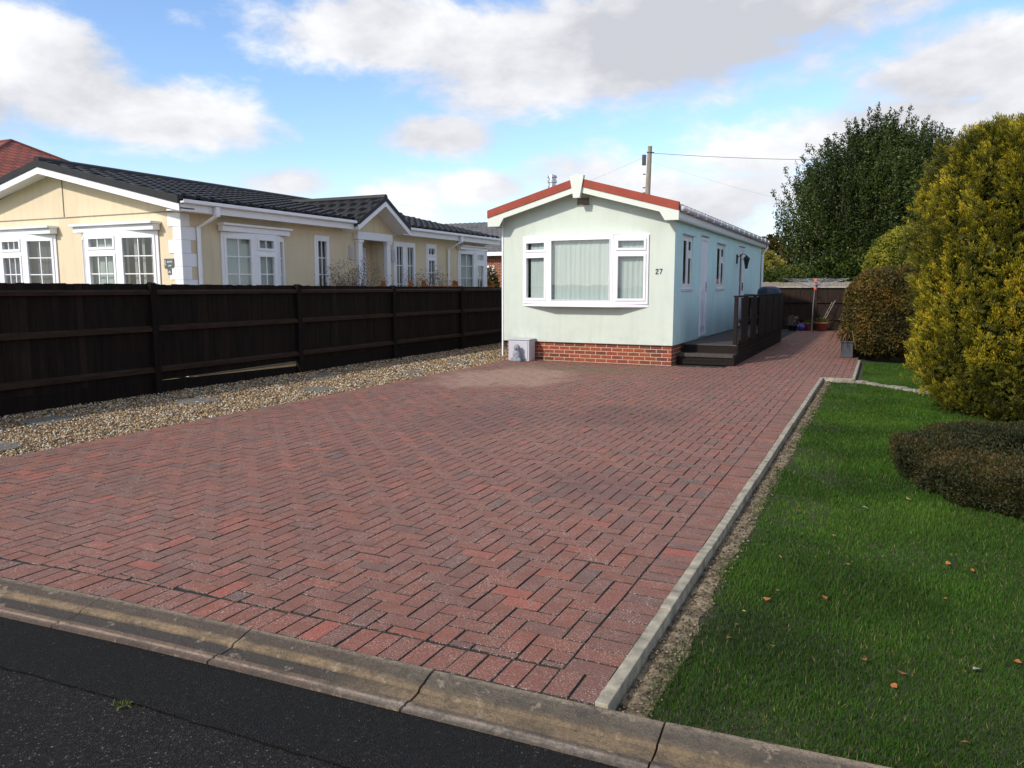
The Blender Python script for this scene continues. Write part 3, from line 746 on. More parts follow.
b = B(); b.box(X0 + .12, X1 - .12, Y0 + .9, Y1 - .1, ZB + .02, ZB + .03); b.box(X0 + .12, X1 - .12, Y0 + 1.4, Y0 + 1.42, ZB, 2.8); b.box(X1 - 1.0, X1 - .98, Y0 + 1.5, Y1 - .2, ZB, 2.8)
b.build('interior', 'room', H, fixn=False)
# corner trims
b = B(); b.box(X0 - .025, X0 + .0, Y0 - .02, Y0 + .04, .06, ZE); b.build('corner_trim', 'upvc', H)
# brick skirt
b = B(); b.box(X0 + .06, X1 - .03, Y0 + .05, Y1 - .05, -.08, ZB - .004); b.build('brick_skirt', 'brick', H)
# bay window
plan = [(-6.70, Y0 - .01), (-6.06, Y0 - .20), (-4.72, Y0 - .20), (-4.07, Y0 - .01)]
bw = window(H, plan, 1.17, 2.49, [dict(top=.26, curt=[(.0, .1), (.2, 1.0)]), dict(sash=False, curt=[(0, 1)]), dict(top=.26, curt=[(.0, .98)])], 'curtain', name='bay_window', cdep=.08, fw=.065)
b = B(); b.prism([(-6.72, Y0 - .003, 1.108), (-6.06, Y0 - .235, 1.108), (-4.70, Y0 - .235, 1.108), (-4.05, Y0 - .003, 1.108)], (0, 0, .06)); b.build('sill', 'upvc', bw, bevel=.008)
b = B(); b.prism([(-6.72, Y0 - .003, 2.492), (-6.05, Y0 - .225, 2.492), (-4.71, Y0 - .225, 2.492), (-4.05, Y0 - .003, 2.492)], (0, 0, .03)); b.build('head', 'upvc', bw)
# side windows and doors
for k, (a, c, d, e) in enumerate(SW):
    m = a + (c - a) * .52
    window(H, [(X1 - .022, a), (X1 - .022, m), (X1 - .022, c)], d, e, [dict(curt=[(.1, .45)]), dict(top=.3, curt=[(0.1, .4)])], 'curtaing', sill=.12, fw=.045, df=.3, cdep=.22)
    b = B(); b.box(X1, X1 + .05, a - .06, c + .06, e + .02, e + .045); b.build('drip_strip', 'sill', H)
def door(parent, a, c, z0, z1, glaze, xp=X1 - .012):
    F = frame_axes((xp, a), (xp, c)); L = F[3]; f = B()
    lbox(f, F, 0, .06, -.04, .03, z0, z1); lbox(f, F, L - .06, L, -.04, .03, z0, z1); lbox(f, F, .06, L - .06, -.04, .03, z1 - .06, z1); lbox(f, F, .06, L - .06, -.04, .03, z0, z0 + .05)
    dr = f.build('door', 'doorwhite', parent, fixn=False)
    l = B(); z = z0 + .052
    if glaze:
        zg = z0 + .85; lbox(l, F, .063, L - .063, -.03, .012, z, zg); lbox(l, F, .063, .16, -.03, .012, zg, z1 - .063); lbox(l, F, L - .16, L - .063, -.03, .012, zg, z1 - .063); lbox(l, F, .16, L - .16, -.03, .012, z1 - .17, z1 - .063)
        g = B(); pp, u, n, _ = F; p0, p1 = pp + u * .16 - n * .01, pp + u * (L - .16) - n * .01
        g.face([(p0.x, p0.y, zg), (p1.x, p1.y, zg), (p1.x, p1.y, z1 - .17), (p0.x, p0.y, z1 - .17)]); g.build('pane', 'glass', dr, fixn=False)
    else:
        lbox(l, F, .063, L - .063, -.03, .012, z, z1 - .063)
        for (za, zb) in ((z + .15, z + .75), (z + .95, z1 - .25)):
            lbox(l, F, .15, L - .15, .012, .022, za, za + .03); lbox(l, F, .15, L - .15, .012, .022, zb - .03, zb)
            lbox(l, F, .15, .18, .012, .022, za + .03, zb - .03); lbox(l, F, L - .18, L - .15, .012, .022, za + .03, zb - .03)
    l.build('leaf', 'doorwhite', dr, fixn=False)
    h = B(); lbox(h, F, L - .12, L - .09, .012, .035, z0 + .98, z0 + 1.2); lbox(h, F, L - .2, L - .09, .035, .05, z0 + 1.08, z0 + 1.1); h.build('handle', 'black' if glaze else 'steel', dr)
    return dr
door(H, *SD[0], glaze=False); door(H, *SD[1], glaze=True)
for a, c, d, e in SD:
    b = B(); b.box(X1, X1 + .06, a - .03, c + .03, e + .03, e + .055); b.build('drip_strip', 'sill', H)
# wall lantern by the far door
b = B(); y = 21.35
b.box(X1, X1 + .03, y - .05, y + .05, 2.12, 2.36); b.tube([(X1 + .02, y, 2.28), (X1 + .16, y, 2.38), (X1 + .26, y, 2.33)], .013, 6)
b.lathe((X1 + .26, y, 1.98), [(.02, 0), (.05, .03), (.035, .04), (.075, .24), (.1, .25), (.06, .31), (.015, .35)], 6); b.build('wall_lantern', 'black', H)
# vent
b = B(); b.box(-5.555, -5.255, Y0 - .02, Y0, 3.08, 3.25); vt = b.build('vent', 'mint', H)
b = B()
for k in range(6): b.box(-5.53, -5.28, Y0 - .032, Y0 - .021, 3.095 + k * .025, 3.113 + k * .025)
b.build('grille', 'brown', vt)
# number 27, built as strokes standing on the wall
def strokes(b, pts, o, w, y, th):
    for p, q in zip(pts, pts[1:]):
        p = Vector(p); q = Vector(q); d = (q - p).normalized(); n = Vector((-d.y, d.x)) * w / 2; p = p - d * w * .3; q = q + d * w * .3
        c = [p + n, q + n, q - n, p - n]; b.prism([(o[0] + k.x, y, o[1] + k.y) for k in c], (0, -th, 0))
b = B(); strokes(b, [(0, .066), (.01, .083), (.029, .09), (.044, .078), (.04, .058), (.0, .0), (.05, .0)], (-3.925, 1.75), .014, Y0 - .002, .008)
b.build('number_two', 'ink', H, fixn=True)
b = B(); strokes(b, [(0, .088), (.05, .088), (.018, .0)], (-3.855, 1.75), .014, Y0 - .002, .008)
b.build('number_seven', 'ink', H)
# roof
def slope_pt(x, z_apex, z_eave, xl, xr): pass
YF, YR = Y0 - .26, Y1 + .2
XL, XR = -7.385, -3.445; XA = -5.43; ZAP, ZEL = 3.53, 2.985
def roofz(x): return ZAP - (ZAP - ZEL) * (abs(x - XA) / ((XA - XL) if x < XA else (XR - XA)))
b = B()
for (xe) in (XL, XR):
    n_ = 1 if xe > XA else -1
    b.prism([(XA, YF, ZAP + .0), (xe, YF, ZEL + .0), (xe, YF, ZEL - .05), (XA, YF, ZAP - .05)], (0, YR - YF, 0))
    k = 0; y = YF + .2
    while y < YR:      # raised seams of the roof sheets
        b.prism([(XA, y, ZAP + .002), (xe + n_ * .02, y, ZEL - .003), (xe + n_ * .02, y, ZEL + .033), (XA, y, ZAP + .038)], (0, .1, 0)); y += .33
b.build('roof', 'rooffelt', H, fixn=True)
# bargeboard: board with boxed ends, red capping over it, keystone
for xe in (XL, XR):
    s = 1 if xe > XA else -1; b = B()
    b.prism([(XA, YF - .03, ZAP - .085), (xe, YF - .03, ZEL - .085), (xe, YF - .03, ZEL - .26), (xe - s * .26, YF - .03, ZEL - .26), (xe - s * .36, YF - .03, ZEL - .10), (XA, YF - .03, ZAP - .20)], (0, .028, 0))
    b.build('bargeboard', 'bargewhite', H)
    b = B(); b.prism([(XA, YF - .05, ZAP + .065), (xe - s * .0, YF - .05, ZEL + .065), (xe, YF - .05, ZEL - .085), (XA, YF - .05, ZAP - .085)], (0, .10, 0)); b.build('roof_capping', 'redcap', H)
b = B(); b.prism([(XA - .145, YF - .085, ZAP + .10), (XA + .145, YF - .085, ZAP + .10), (XA + .065, YF - .085, ZAP - .32), (XA - .065, YF - .085, ZAP - .32)], (0, .08, 0)); b.prism([(XA - .145, YF - .085, ZAP + .10), (XA, YF - .085, ZAP + .13), (XA + .145, YF - .085, ZAP + .10)], (0, .08, 0)); b.build('keystone', 'bargewhite', H)
# soffits, fascia, gutters
b = B(); b.box(X1, XR - .005, YF, YR, 2.735, 2.76); b.box(XL + .005, X0, YF, YR, 2.735, 2.76)
b.build('soffit', 'bargewhite', H)
b = B(); b.box(XR - .025, XR, YF + .01, YR, 2.762, 2.945); b.box(XL, XL + .025, YF + .01, YR, 2.762, 2.945); b.build('fascia', 'upvc', H)
b = B(); b.prism([(X0, Y0 - .24, 2.93), (XA, Y0 - .24, ZAP - .1), (X1, Y0 - .24, 2.93), (X1, Y0 - .24, 2.91), (XA, Y0 - .24, ZAP - .12), (X0, Y0 - .24, 2.91)], (0, .235, 0)); b.build('gable_soffit', 'bargewhite', H)
b = B(); b.tube([(XR + .055, YF + .02, 2.93), (XR + .055, YR, 2.90)], .052, 10); y = YF + .3
gt = b.build('gutter', 'plasticgrey', H, smooth=True)
while y < YR:
    b = B(); b.box(XR, XR + .115, y, y + .03, 2.87, 2.95); y += .8
    b.build('gutter_bracket', 'upvc', gt)
b = B(); b.tube([(XR + .055, YR - .1, 2.9), (XR + .055, YR - .1, 2.75), (X1 + .06, YR - .25, 2.55), (X1 + .06, YR - .22, .1)], .034, 8); b.build('downpipe', 'upvc', H)
# flue
b = B(); b.lathe((-6.76, 16.2, 3.05), [(.075, 0), (.075, .62), (.10, .63), (.10, .68), (.08, .69), (.08, .74), (.105, .75), (.105, .80), (.085, .81), (.085, .85), (.11, .86), (.10, .90), (.02, .93)], 14); b.build('flue', 'steel', H)

# meter box and ornament in front of the skirt
MX = .10
mb = thing('meter_box', 'white plastic meter box standing at the left front corner of the green home', 'meter box', (-6.75, 14.3, 0))
b = B(); b.box(-6.99 + MX, -6.52 + MX, 14.22, 14.52, 0, .42); b.box(-7.01 + MX, -6.50 + MX, 14.20, 14.54, .421, .45); b.build('case', 'plasticgrey', mb, bevel=.01)
b = B(); b.box(-6.96 + MX, -6.55 + MX, 14.208, 14.218, .04, .40); b.build('cover', 'plasticgrey', mb, bevel=.005)
b = B(); ox, oy = -6.63, 14.08
b.lathe((ox, oy, 0), [(.10, 0), (.11, .03), (.075, .06), (.085, .14), (.07, .20), (.045, .225), (.065, .26), (.06, .31), (.03, .34), (.005, .35)], 12)
b.lathe((ox - .075, oy - .05, 0), [(.04, 0), (.045, .03), (.02, .08)], 8); b.lathe((ox + .075, oy - .05, 0), [(.04, 0), (.045, .03), (.02, .08)], 8)
b.lathe((ox, oy - .06, .245), [(.01, 0), (.03, .015), (.03, .035), (.01, .05)], 8)
tag(b.build('stone_ornament', 'ornament', smooth=True), 'small grey stone garden figure in front of the meter box', 'ornament')

# ================================================================== DECK with steps and balustrade
DX0, DX1 = -3.545, -2.50
D = thing('timber_deck', 'dark stained timber deck with steps and balustrade along the shade-tinted side wall', 'deck', (-3, 15, 0))
b = B(); y = 15.32
k = 0
while y < 22.4: b.box(DX0, DX1, y, y + .135, .355, .383); y += .142
b.build('platform', 'decktop', D, bevel=.004)
b = B(); b.box(DX0, DX1 - .02, 15.335, 15.36, .20, .352); b.box(DX0, DX0 + .03, 15.4, 22.4, .0, .35); b.build('riser', 'deck', D)
b = B()
b.box(DX0, DX1, 14.96, 15.33, .185, .212); b.box(DX0, DX1, 14.93, 14.955, .155, .225); b.build('step_tread', 'decktop', D, bevel=.004)
b = B(); b.box(DX0, DX1, 14.957, 14.985, .085, .15); b.box(DX0, DX1, 14.957, 14.985, .01, .08); b.box(DX0, DX1, 14.99, 15.0, 0, .18); b.build('step_front', 'deck', D)
b = B()
for z in (.01, .105, .20, .295): b.box(DX1 + .0, DX1 + .025, 14.93 if z < .2 else 15.32, 22.42, z, z + .088)
b.box(DX1 - .02, DX1 - .004, 15.33, 22.4, 0, .38); b.box(DX0, DX1, 22.4, 22.42, 0, .38)
b.build('skirt', 'deck', D, bevel=.003)
posts = [15.36, 16.55, 17.75, 18.95, 20.15, 21.35, 22.38]
for y in posts:
    b = B(); b.box(DX1 - .075, DX1 - .005, y - .035, y + .035, .386, 1.30); b.build('post', 'deck', D, bevel=.004)
b = B(); b.box(DX1 - .085, DX1 + .03, 15.30, 22.43, 1.302, 1.335); b.build('handrail', 'deck', D, bevel=.006)
b = B(); b.box(DX1 - .0, DX1 + .04, 15.33, 22.42, .80, .87); b.box(DX1 - .0, DX1 + .04, 15.33, 22.42, .40, .47); b.build('rail', 'deck', D)
for k, (ya, yb) in enumerate(zip(posts, posts[1:])):
    b = B(); y = ya + .04; stop = yb - (.32 if k < 2 else .06)
    while y < stop: b.box(DX1 + .042, DX1 + .060, y, min(y + .12, stop), .40, 1.295); y += .124
    b.build('board_panel', 'deck', D)
b = B(); b.box(DX0 + .05, DX1 - .09, 22.34, 22.40, 1.25, 1.30); b.box(DX0 + .05, DX0 + .12, 22.33, 22.40, .386, 1.30)
for k in range(8): b.box(DX0 + .16 + k * .11, DX0 + .235 + k * .11, 22.41, 22.425, .45, 1.22)
b.build('end_balustrade', 'deck', D)
# dark blue lidded bin behind the deck
b = B(); b.lathe((-2.98, 23.6, 0), [(.27, 0), (.31, 1.22), (.34, 1.23), (.34, 1.34), (.325, 1.42), (.27, 1.48), (.15, 1.515), (.03, 1.52)], 20)
tag(b.build('water_butt', 'navy', smooth=True), 'dark blue round water butt with domed lid behind the deck', 'water butt')

# ================================================================== LEFT FENCE
LF = thing('close_board_fence', 'long dark brown panel fence between the gravel strip and the cream bungalow', 'fence', (-9.3, 10, 0))
FXX = -9.30; ps = [-2.1, 1.35 - .1, 4.65, 7.62, 10.62, 13.55, 16.45, 19.35, 22.25, 25.1]
ps = [-1.4, 1.65, 4.65, 7.62, 10.62, 13.55, 16.45, 19.35, 22.25, 25.1]
ft = lambda y: 1.555 - .0045 * (y - 5)
for y in ps:
    b = B(); b.box(FXX + .0, FXX + .095, y - .05, y + .05, -.1, ft(y) + .005); b.prism([(FXX, y - .05, ft(y) + .005), (FXX + .095, y - .05, ft(y) + .005), (FXX + .0475, y - .05, ft(y) + .02)], (0, .1, 0))
    b.build('post', 'fence', LF)
for k, (ya, yb) in enumerate(zip(ps, ps[1:])):
    b = B(); y = ya + .052; zb = .20; rr = random.Random(k)
    gap = (k == 3)
    while y < yb - .055:
        y1 = min(y + .105, yb - .052); t = .006 + .004 * rr.random()
        zz = zb + (-.025 + .03 * (y - ya) / (yb - ya) if gap else 0)
        b.box(FXX + .012, FXX + .022 + t, y + .001, y1 - .001 - .003 * rr.random(), zz, ft(y) - .012 * rr.random() ** 3, min(1, max(0, rr.gauss(.4, .25))))
        y = y1
    b.build('board_panel', 'fence', LF)
    for z in (.34, .92, 1.43):
        b = B(); h = .04 if z < 1.4 else .035
        b.prism([(FXX + .034, ya + .052, z - h), (FXX + .085, ya + .052, z - h), (FXX + .085, ya + .052, z + h * .3), (FXX + .034, ya + .052, z + h)], (0, yb - ya - .104, 0)); b.build('rail', 'fencerail', LF)
    b = B()
    if gap: b.prism([(FXX + .012, ya + .052, -.08), (FXX + .012, yb - .052, -.08), (FXX + .012, yb - .052, .115), (FXX + .012, ya + .052, .172)], (.022, 0, 0))
    else: b.box(FXX + .012, FXX + .034, ya + .052, yb - .052, -.08, .198)
    b.build('gravel_board', 'fence', LF)

# stepping slabs in the gravel
SL = [(-8.5, 5.5, .48, 'pale round-cornered slab in the gravel nearest the road, close to the fence'), (-8.16, 7.35, .5, 'grey slab in the gravel beside the second fence post'),
      (-7.5, 4.3, .45, 'dark slab in the gravel at the left edge of the photo, by the paving'), (-8.5, 10.25, .48, 'light grey slab in the gravel close under the third fence post'),
      (-7.5, 8.95, .48, 'dark grey slab halfway along the gravel, beside the paving'), (-7.5, 11.5, .45, 'flat grey slab in the gravel further back, short of the home'), (-7.65, 13.5, .45, 'small slab in the gravel just in front of the green home')]
for (x, y, s, lb) in SL:
    b = B(); n = 14; rr = random.Random(int(x * 100 + y * 10)); an0 = rr.random()
    poly = []
    for k in range(n):
        an = an0 + 2 * math.pi * k / n; r = s / 2 * (1 + .12 * abs(math.sin(2 * an)) + rr.uniform(-.04, .04)); poly.append((x + r * math.cos(an), y + r * math.sin(an), -.05))
    b.prism(poly, (0, 0, .052)); tag(b.build('stepping_slab', 'slab', bevel=.008), lb, 'slab', 'stepping slabs in the gravel')

# ================================================================== CREAM BUNGALOW
CX, CY, CYE = -10.8, 9.55, 20.79       # right wall, front wall, far end
CXL = -17.2; CXM = -14.0
ZW = 2.80
K = thing('cream_bungalow', 'cream bungalow with dark tiled roof and white windows behind the left fence', 'bungalow', (-14, 9.55, 0))
# front wall
PC0, PC1 = 14.45, 15.50
fh = [(-16.9 - CXL, -14.05 - CXL, 1.30, 2.50), (-13.30 - CXL, -11.33 - CXL, 1.30, 2.48)]
sh = [(10.40, 12.02, 1.30, 2.50), (12.95, 13.43, 1.30, 2.58), (15.87, 16.83, 1.0, 2.60), (17.36, 17.87, 1.45, 2.62), (19.02, 20.55, 1.30, 2.55)]
b = B()
wall(b, (CXL, CY), (CX, CY), -.05, ZW, fh)
b.face([(CXL, CY, ZW), (CX, CY, ZW), (CXM, CY, 3.62)])
wall(b, (CX, CY), (CX, PC0), -.05, ZW, [(a - CY, c - CY, d, e) for a, c, d, e in sh[:2]])
wall(b, (CX, PC1), (CX, CYE), -.05, ZW, [(a - PC1, c - PC1, d, e) for a, c, d, e in sh[2:]])
b.face([(CX, PC0, 2.62), (CX, PC1, 2.62), (CX, PC1, ZW), (CX, PC0, ZW)])
wall(b, (CX - .42, PC0), (CX - .42, PC1), -.05, 2.62, [(.08, .92, .1, 2.45)])
b.face([(CX, PC0, -.05), (CX - .42, PC0, -.05), (CX - .42, PC0, 2.62), (CX, PC0, 2.62)]); b.face([(CX - .42, PC1, -.05), (CX, PC1, -.05), (CX, PC1, 2.62), (CX - .42, PC1, 2.62)])
b.face([(CX, PC0, 2.619), (CX - .42, PC0, 2.619), (CX - .42, PC1, 2.619), (CX, PC1, 2.619)])
b.face([(CXL, CYE, -.05), (CXL, CY, -.05), (CXL, CY, ZW), (CXL, CYE, ZW)]); b.face([(CX, CYE, -.05), (CXL, CYE, -.05), (CXL, CYE, ZW), (CX, CYE, ZW)])
# gable panel joints: thin proud band
b.build('wall', 'cream', K, fixn=False)
b = B(); b.box(CXL, CX, CY - .012, CY - .001, 2.77, 2.785); b.box(CXM + .2, CXM + .215, CY - .012, CY - .001, 2.79, 3.5); b.build('joint_strip', 'trellis', K)
b = B(); b.box(CXL + .1, CX - .1, CY + 1.2, CY + 1.22, 0, 2.8); b.box(CX - 1.2, CX - 1.18, CY + 1.3, CYE - .1, 0, 2.8); b.build('interior', 'room', K)
G = dict(nx=1, nz=2); GT = dict(top=.27, nx=2, nz=1)
BL = .17
def bayplan(x0, x1, y, d, f0=.3, f1=.3): return [(x0, y), (x0 + f0, y - d), (x1 - f1, y - d), (x1, y)]
window(K, [(-16.9, CY - .01), (-16.4, CY - .18), (-15.5, CY - .18), (-14.78, CY - .18), (-14.06, CY - .01)], 1.3, 2.48, [G, GT, GT, G], 'curtaind', lintel=(.22, .15), name='bay_window', fw=.075)
window(K, [(-13.30, CY - .01), (-12.98, CY - .19), (-12.14, CY - .19), (-11.34, CY - .01)], 1.3, 2.47, [dict(nx=0, nz=2), GT, dict(nx=1, nz=2, curt=[(.1, .16), (.3, .36), (.5, .56), (.72, .78), (.9, .94)])], 'curtaing', lintel=(.22, .15), name='bay_window', fw=.075)
def sw(a, c, d, e, segs, sty, lin=None, cur='curtain', proj=.0):
    if proj: plan = [(CX + .01, a), (CX + proj, a + (c - a) * segs[0]), (CX + proj, a + (c - a) * segs[1]), (CX + .01, c)] if len(segs) == 2 else None
    else: plan = [(CX + .0, a + (c - a) * t) for t in segs]
    window(K, plan, d, e, sty, cur, lintel=lin, name='window', fw=.07)
sw(10.40, 12.02, 1.30, 2.49, (.44, .80), [G, dict(top=.27, nx=1, nz=1), dict(nx=0, nz=2)], (.19, .15), proj=.13)
sw(12.95, 13.43, 1.30, 2.58, (0, 1), [dict(nx=1, nz=2)], cur='curtaind')
sw(15.87, 16.83, 1.0, 2.60, (0, .5, 1), [dict(nx=1, nz=2), dict(nx=1, nz=2)], cur='curtaind')
sw(17.36, 17.87, 1.45, 2.62, (0, 1), [dict(top=.28, nx=1, nz=1)], cur='curtaind')
sw(19.02, 20.55, 1.30, 2.54, (.50, .88), [G, dict(top=.28, nx=1, nz=1), dict(nx=0, nz=2)], (.2, .12), proj=.14)
door(K, PC0 + .09, PC0 + .91, .1, 2.44, True, xp=CX - .46)
# quoins
b = B()
for k in range(12):
    z = .05 + k * .225; w1_, w2_ = (.30, .18) if k % 2 else (.18, .30)
    b.box(CX - w1_, CX + .012, CY - .014, CY - .001, z, z + .221); b.box(CX + .001, CX + .014, CY - .014, CY + w2_, z, z + .221)
b.build('quoins', 'upvc', K, bevel=.004)
b = B()
for k in range(12):
    z = .05 + k * .225; w2_ = .18 if k % 2 else .30
    b.box(CX + .001, CX + .014, CYE - w2_ * .9, CYE + .012, z, z + .221)
b.build('quoins', 'upvc', K, bevel=.004)
# porch columns and beam
for y in (PC0 - .02, PC1 + .04):
    b = B(); b.box(CX + .002, CX + .10, y - .075, y + .075, 0, 2.56); b.box(CX + .002, CX + .125, y - .10, y + .10, 2.50, 2.56); b.build('column', 'upvc', K, bevel=.006)
b = B(); b.box(CX + .003, CX + .13, PC0 - .15, PC1 + .17, 2.565, 2.74); b.build('beam', 'upvc', K, bevel=.008)
for y in (PC0 - .27, PC1 + .30):
    b = B(); b.box(CX + .001, CX + .05, y - .06, y + .06, 2.12, 2.42); b.box(CX + .05, CX + .07, y - .035, y - .015, 2.16, 2.38); b.box(CX + .05, CX + .07, y + .015, y + .035, 2.16, 2.38); b.build('wall_lamp', 'sill', K)
# name sign: two slate plaques with white script marks
b = B(); b.box(-11.22, -10.995, CY - .02, CY - .002, 1.82, 1.985); sg = b.build('name_sign', 'signgrey', K)
b = B(); strokes(b, [(0, .08), (-.01, .02), (.01, .0)], (-11.19, 1.875), .009, CY - .021, .003); strokes(b, [(0, 0), (.02, .02), (.03, 0), (.05, .02), (.06, 0), (.09, .02), (.11, .0), (.12, .02)], (-11.15, 1.92), .009, CY - .021, .003)
strokes(b, [(0, .0), (.02, .015), (.04, 0), (.06, .02)], (-11.12, 1.855), .009, CY - .021, .003); b.build('sign_script', 'white', sg)
b = B(); b.box(-11.15, -11.05, CY - .02, CY - .002, 1.71, 1.815); sg = b.build('number_plaque', 'signgrey', K)
b = B(); strokes(b, [(0, 0), (.02, .03), (.04, 0)], (-11.12, 1.745), .012, CY - .021, .003); b.build('plaque_mark', 'white', sg)

def tiled(b, P0, U, S, nl, ns, amp=.032, step=.045, roll=.30, course=.30, clip=None):
    """profiled tile slope. P0 ridge corner, U unit along the ridge, S unit down the slope, nl ridge length, ns slope length"""
    P0 = Vector(P0); U = Vector(U).normalized(); S = Vector(S).normalized(); N = U.cross(S).normalized()
    if N.z < 0: N = -N
    us = np.arange(0, nl + .001, roll / 6); rows = int(math.ceil(ns / course)); k0 = len(b.v)
    ts = []
    for r in range(rows):
        for (f, h) in ((0.01, 0), (.5, .5), (.93, 1.0), (.99, .9)): ts.append((min(ns, (r + f) * course), h, r))
    for (t, h, r) in ts:
        for u in us:
            ph = (u / roll + .5 * (r % 2)) * 2 * math.pi
            z = amp * (.5 + .5 * math.sin(ph)) * 1.2 + step * h + .003 * mnoise.noise(Vector((int(u / roll) * 7.7, r * 3.3, 0)))
            p = P0 + U * float(u) + S * float(t) + N * z; b.v.append(p.to_tuple()); b.a.append(0.)
    m_ = len(us)
    for i in range(len(ts) - 1):
        for j in range(m_ - 1):
            f = (k0 + i * m_ + j, k0 + i * m_ + j + 1, k0 + (i + 1) * m_ + j + 1, k0 + (i + 1) * m_ + j)
            if clip and clip(Vector(b.v[f[0]])): continue
            b.f.append(f)
CZA, CZE = 3.74, 2.93; XEc = -10.46; XWl = -17.54
sl = Vector((XEc - CXM, 0, CZE - CZA)); sll = sl.length
b = B(); tiled(b, (CXM, CY - .28, CZA), (0, 1, 0), sl, CYE - CY + .50, sll, clip=lambda p: p.x > CX - .06 and 13.92 < p.y < 15.9); b.build('roof', 'tile', K, fixn=False)
b = B(); tiled(b, (CXM, CY - .28, CZA), (0, 1, 0), (XWl - CXM, 0, CZE - CZA), CYE - CY + .50, sll); b.build('roof', 'tile', K, fixn=False)
b = B(); b.tube([(CXM, CY - .33, CZA + .03), (CXM, CYE + .24, CZA + .03)], .09, 10); b.build('ridge', 'tile', K)
b = B()
for xe in (XEc, XWl):
    if xe < CXM: b.prism([(CXM, CY - .28, CZA - .02), (xe, CY - .28, CZE - .02), (xe, CY - .28, CZE - .05), (CXM, CY - .28, CZA - .05)], (0, CYE - CY + .5, 0))
    else:
        zx = CZE + (CZA - CZE) * (xe - CX + .06) / (xe - CXM)
        for (ya, yb, xx, zz) in ((CY - .28, 13.92, xe, CZE), (13.921, 15.9, CX - .06, zx), (15.901, CYE + .22, xe, CZE)):
            b.prism([(CXM, ya, CZA - .02), (xx, ya, zz - .02), (xx, ya, zz - .05), (CXM, ya, CZA - .05)], (0, yb - ya, 0))
b.build('underlay', 'room', K)
b = B()
for xe in (XEc, XWl):
    b.prism([(CXM, CY - .34, CZA + .05), (xe, CY - .34, CZE + .05), (xe, CY - .34, CZE - .07), (CXM, CY - .34, CZA - .07)], (0, .12, 0))
b.build('verge_tiles', 'tile', K)
for xe in (XEc, XWl):
    b = B(); b.prism([(CXM, CY - .32, CZA - .07), (xe, CY - .32, CZE - .07), (xe, CY - .32, CZE - .19), (CXM, CY - .32, CZA - .19)], (0, .03, 0)); b.build('bargeboard', 'upvc', K)
b = B()
for xe in (XEc, XWl): b.prism([(CXM, CY - .29, CZA - .13), (xe, CY - .29, CZE - .13), (xe, CY - .29, CZE - .15), (CXM, CY - .29, CZA - .15)], (0, .288, 0))
b.build('gable_soffit', 'upvc', K)
b = B(); b.box(CX, XEc - .01, CY - .28, 13.9, 2.76, 2.78); b.build('soffit', 'upvc', K)
b = B(); b.box(CX, XEc - .01, 15.9, CYE + .2, 2.76, 2.78); b.build('soffit', 'upvc', K)
FB = [(CY - .30, 13.88), (15.85, CYE + .22)]
for a, c in FB:
    b = B(); b.box(XEc - .03, XEc, a, c, 2.745, 2.93); b.build('fascia', 'upvc', K)
    b = B(); b.box(XEc + .002, XEc + .09, a, c, 2.885, 2.90); b.box(XEc + .09, XEc + .10, a, c, 2.872, 2.928); b.box(XEc + .003, XEc + .088, a, c, 2.868, 2.884); b.build('gutter', 'upvc', K, bevel=.01)
for y in (9.98, 18.55):
    b = B(); b.box(XEc + .02, XEc + .09, y - .04, y + .04, 2.70, 2.86); b.tube([(XEc + .055, y, 2.72), (CX + .05, y - .10, 2.52), (CX + .05, y - .10, .05)], .037, 8); b.build('downpipe', 'upvc', K)
# porch gable roof
PA, PL, PR_ = 14.93, 13.90, 15.93; PZ = 3.50; PZE = 2.90; PXF = -10.36
b = B()
lenr = 3.4
tiled(b, (PXF, PA, PZ), (-1, 0, 0), (0, PL - PA, PZE - PZ), lenr, math.hypot(PL - PA, PZE - PZ) + .0, clip=lambda p: p.z < CZA - (CZA - CZE) * (p.x - CXM) / (XEc - CXM) - .06)
tiled(b, (PXF, PA, PZ), (-1, 0, 0), (0, PR_ - PA, PZE - PZ), lenr, math.hypot(PR_ - PA, PZE - PZ) + .0, clip=lambda p: p.z < CZA - (CZA - CZE) * (p.x - CXM) / (XEc - CXM) - .06)
b.tube([(PXF + .03, PA, PZ + .03), (PXF - lenr + .2, PA, PZ + .03)], .07, 8)
b.build('porch_roof', 'tile', K, smooth=False, fixn=False)
for ye in (PL, PR_):
    b = B(); b.prism([(PXF + .02, PA, PZ - .05), (PXF + .02, ye, PZE - .05), (PXF + .02, ye, PZE - .17), (PXF + .02, PA, PZ - .17)], (-.03, 0, 0)); b.build('porch_bargeboard', 'upvc', K)
    b = B(); b.prism([(PXF + .04, PA, PZ + .05), (PXF + .04, ye, PZE + .05), (PXF + .04, ye, PZE - .05), (PXF + .04, PA, PZ - .05)], (-.1, 0, 0)); b.build('porch_verge', 'tile', K)
b = B()
for ye in (PL, PR_): b.prism([(PXF, PA, PZ - .11), (PXF, ye, PZE - .11), (PXF, ye, PZE - .13), (PXF, PA, PZ - .13)], (-.44, 0, 0))
b.build('porch_soffit', 'upvc', K)
b = B(); b.prism([(CX + .012, PL + .0, 2.70), (CX + .012, PR_, 2.70), (CX + .012, PR_, PZE - .13), (CX + .012, PA, PZ - .13), (CX + .012, PL, PZE - .13)], (-.05, 0, 0)); b.build('porch_gable', 'cream', K)

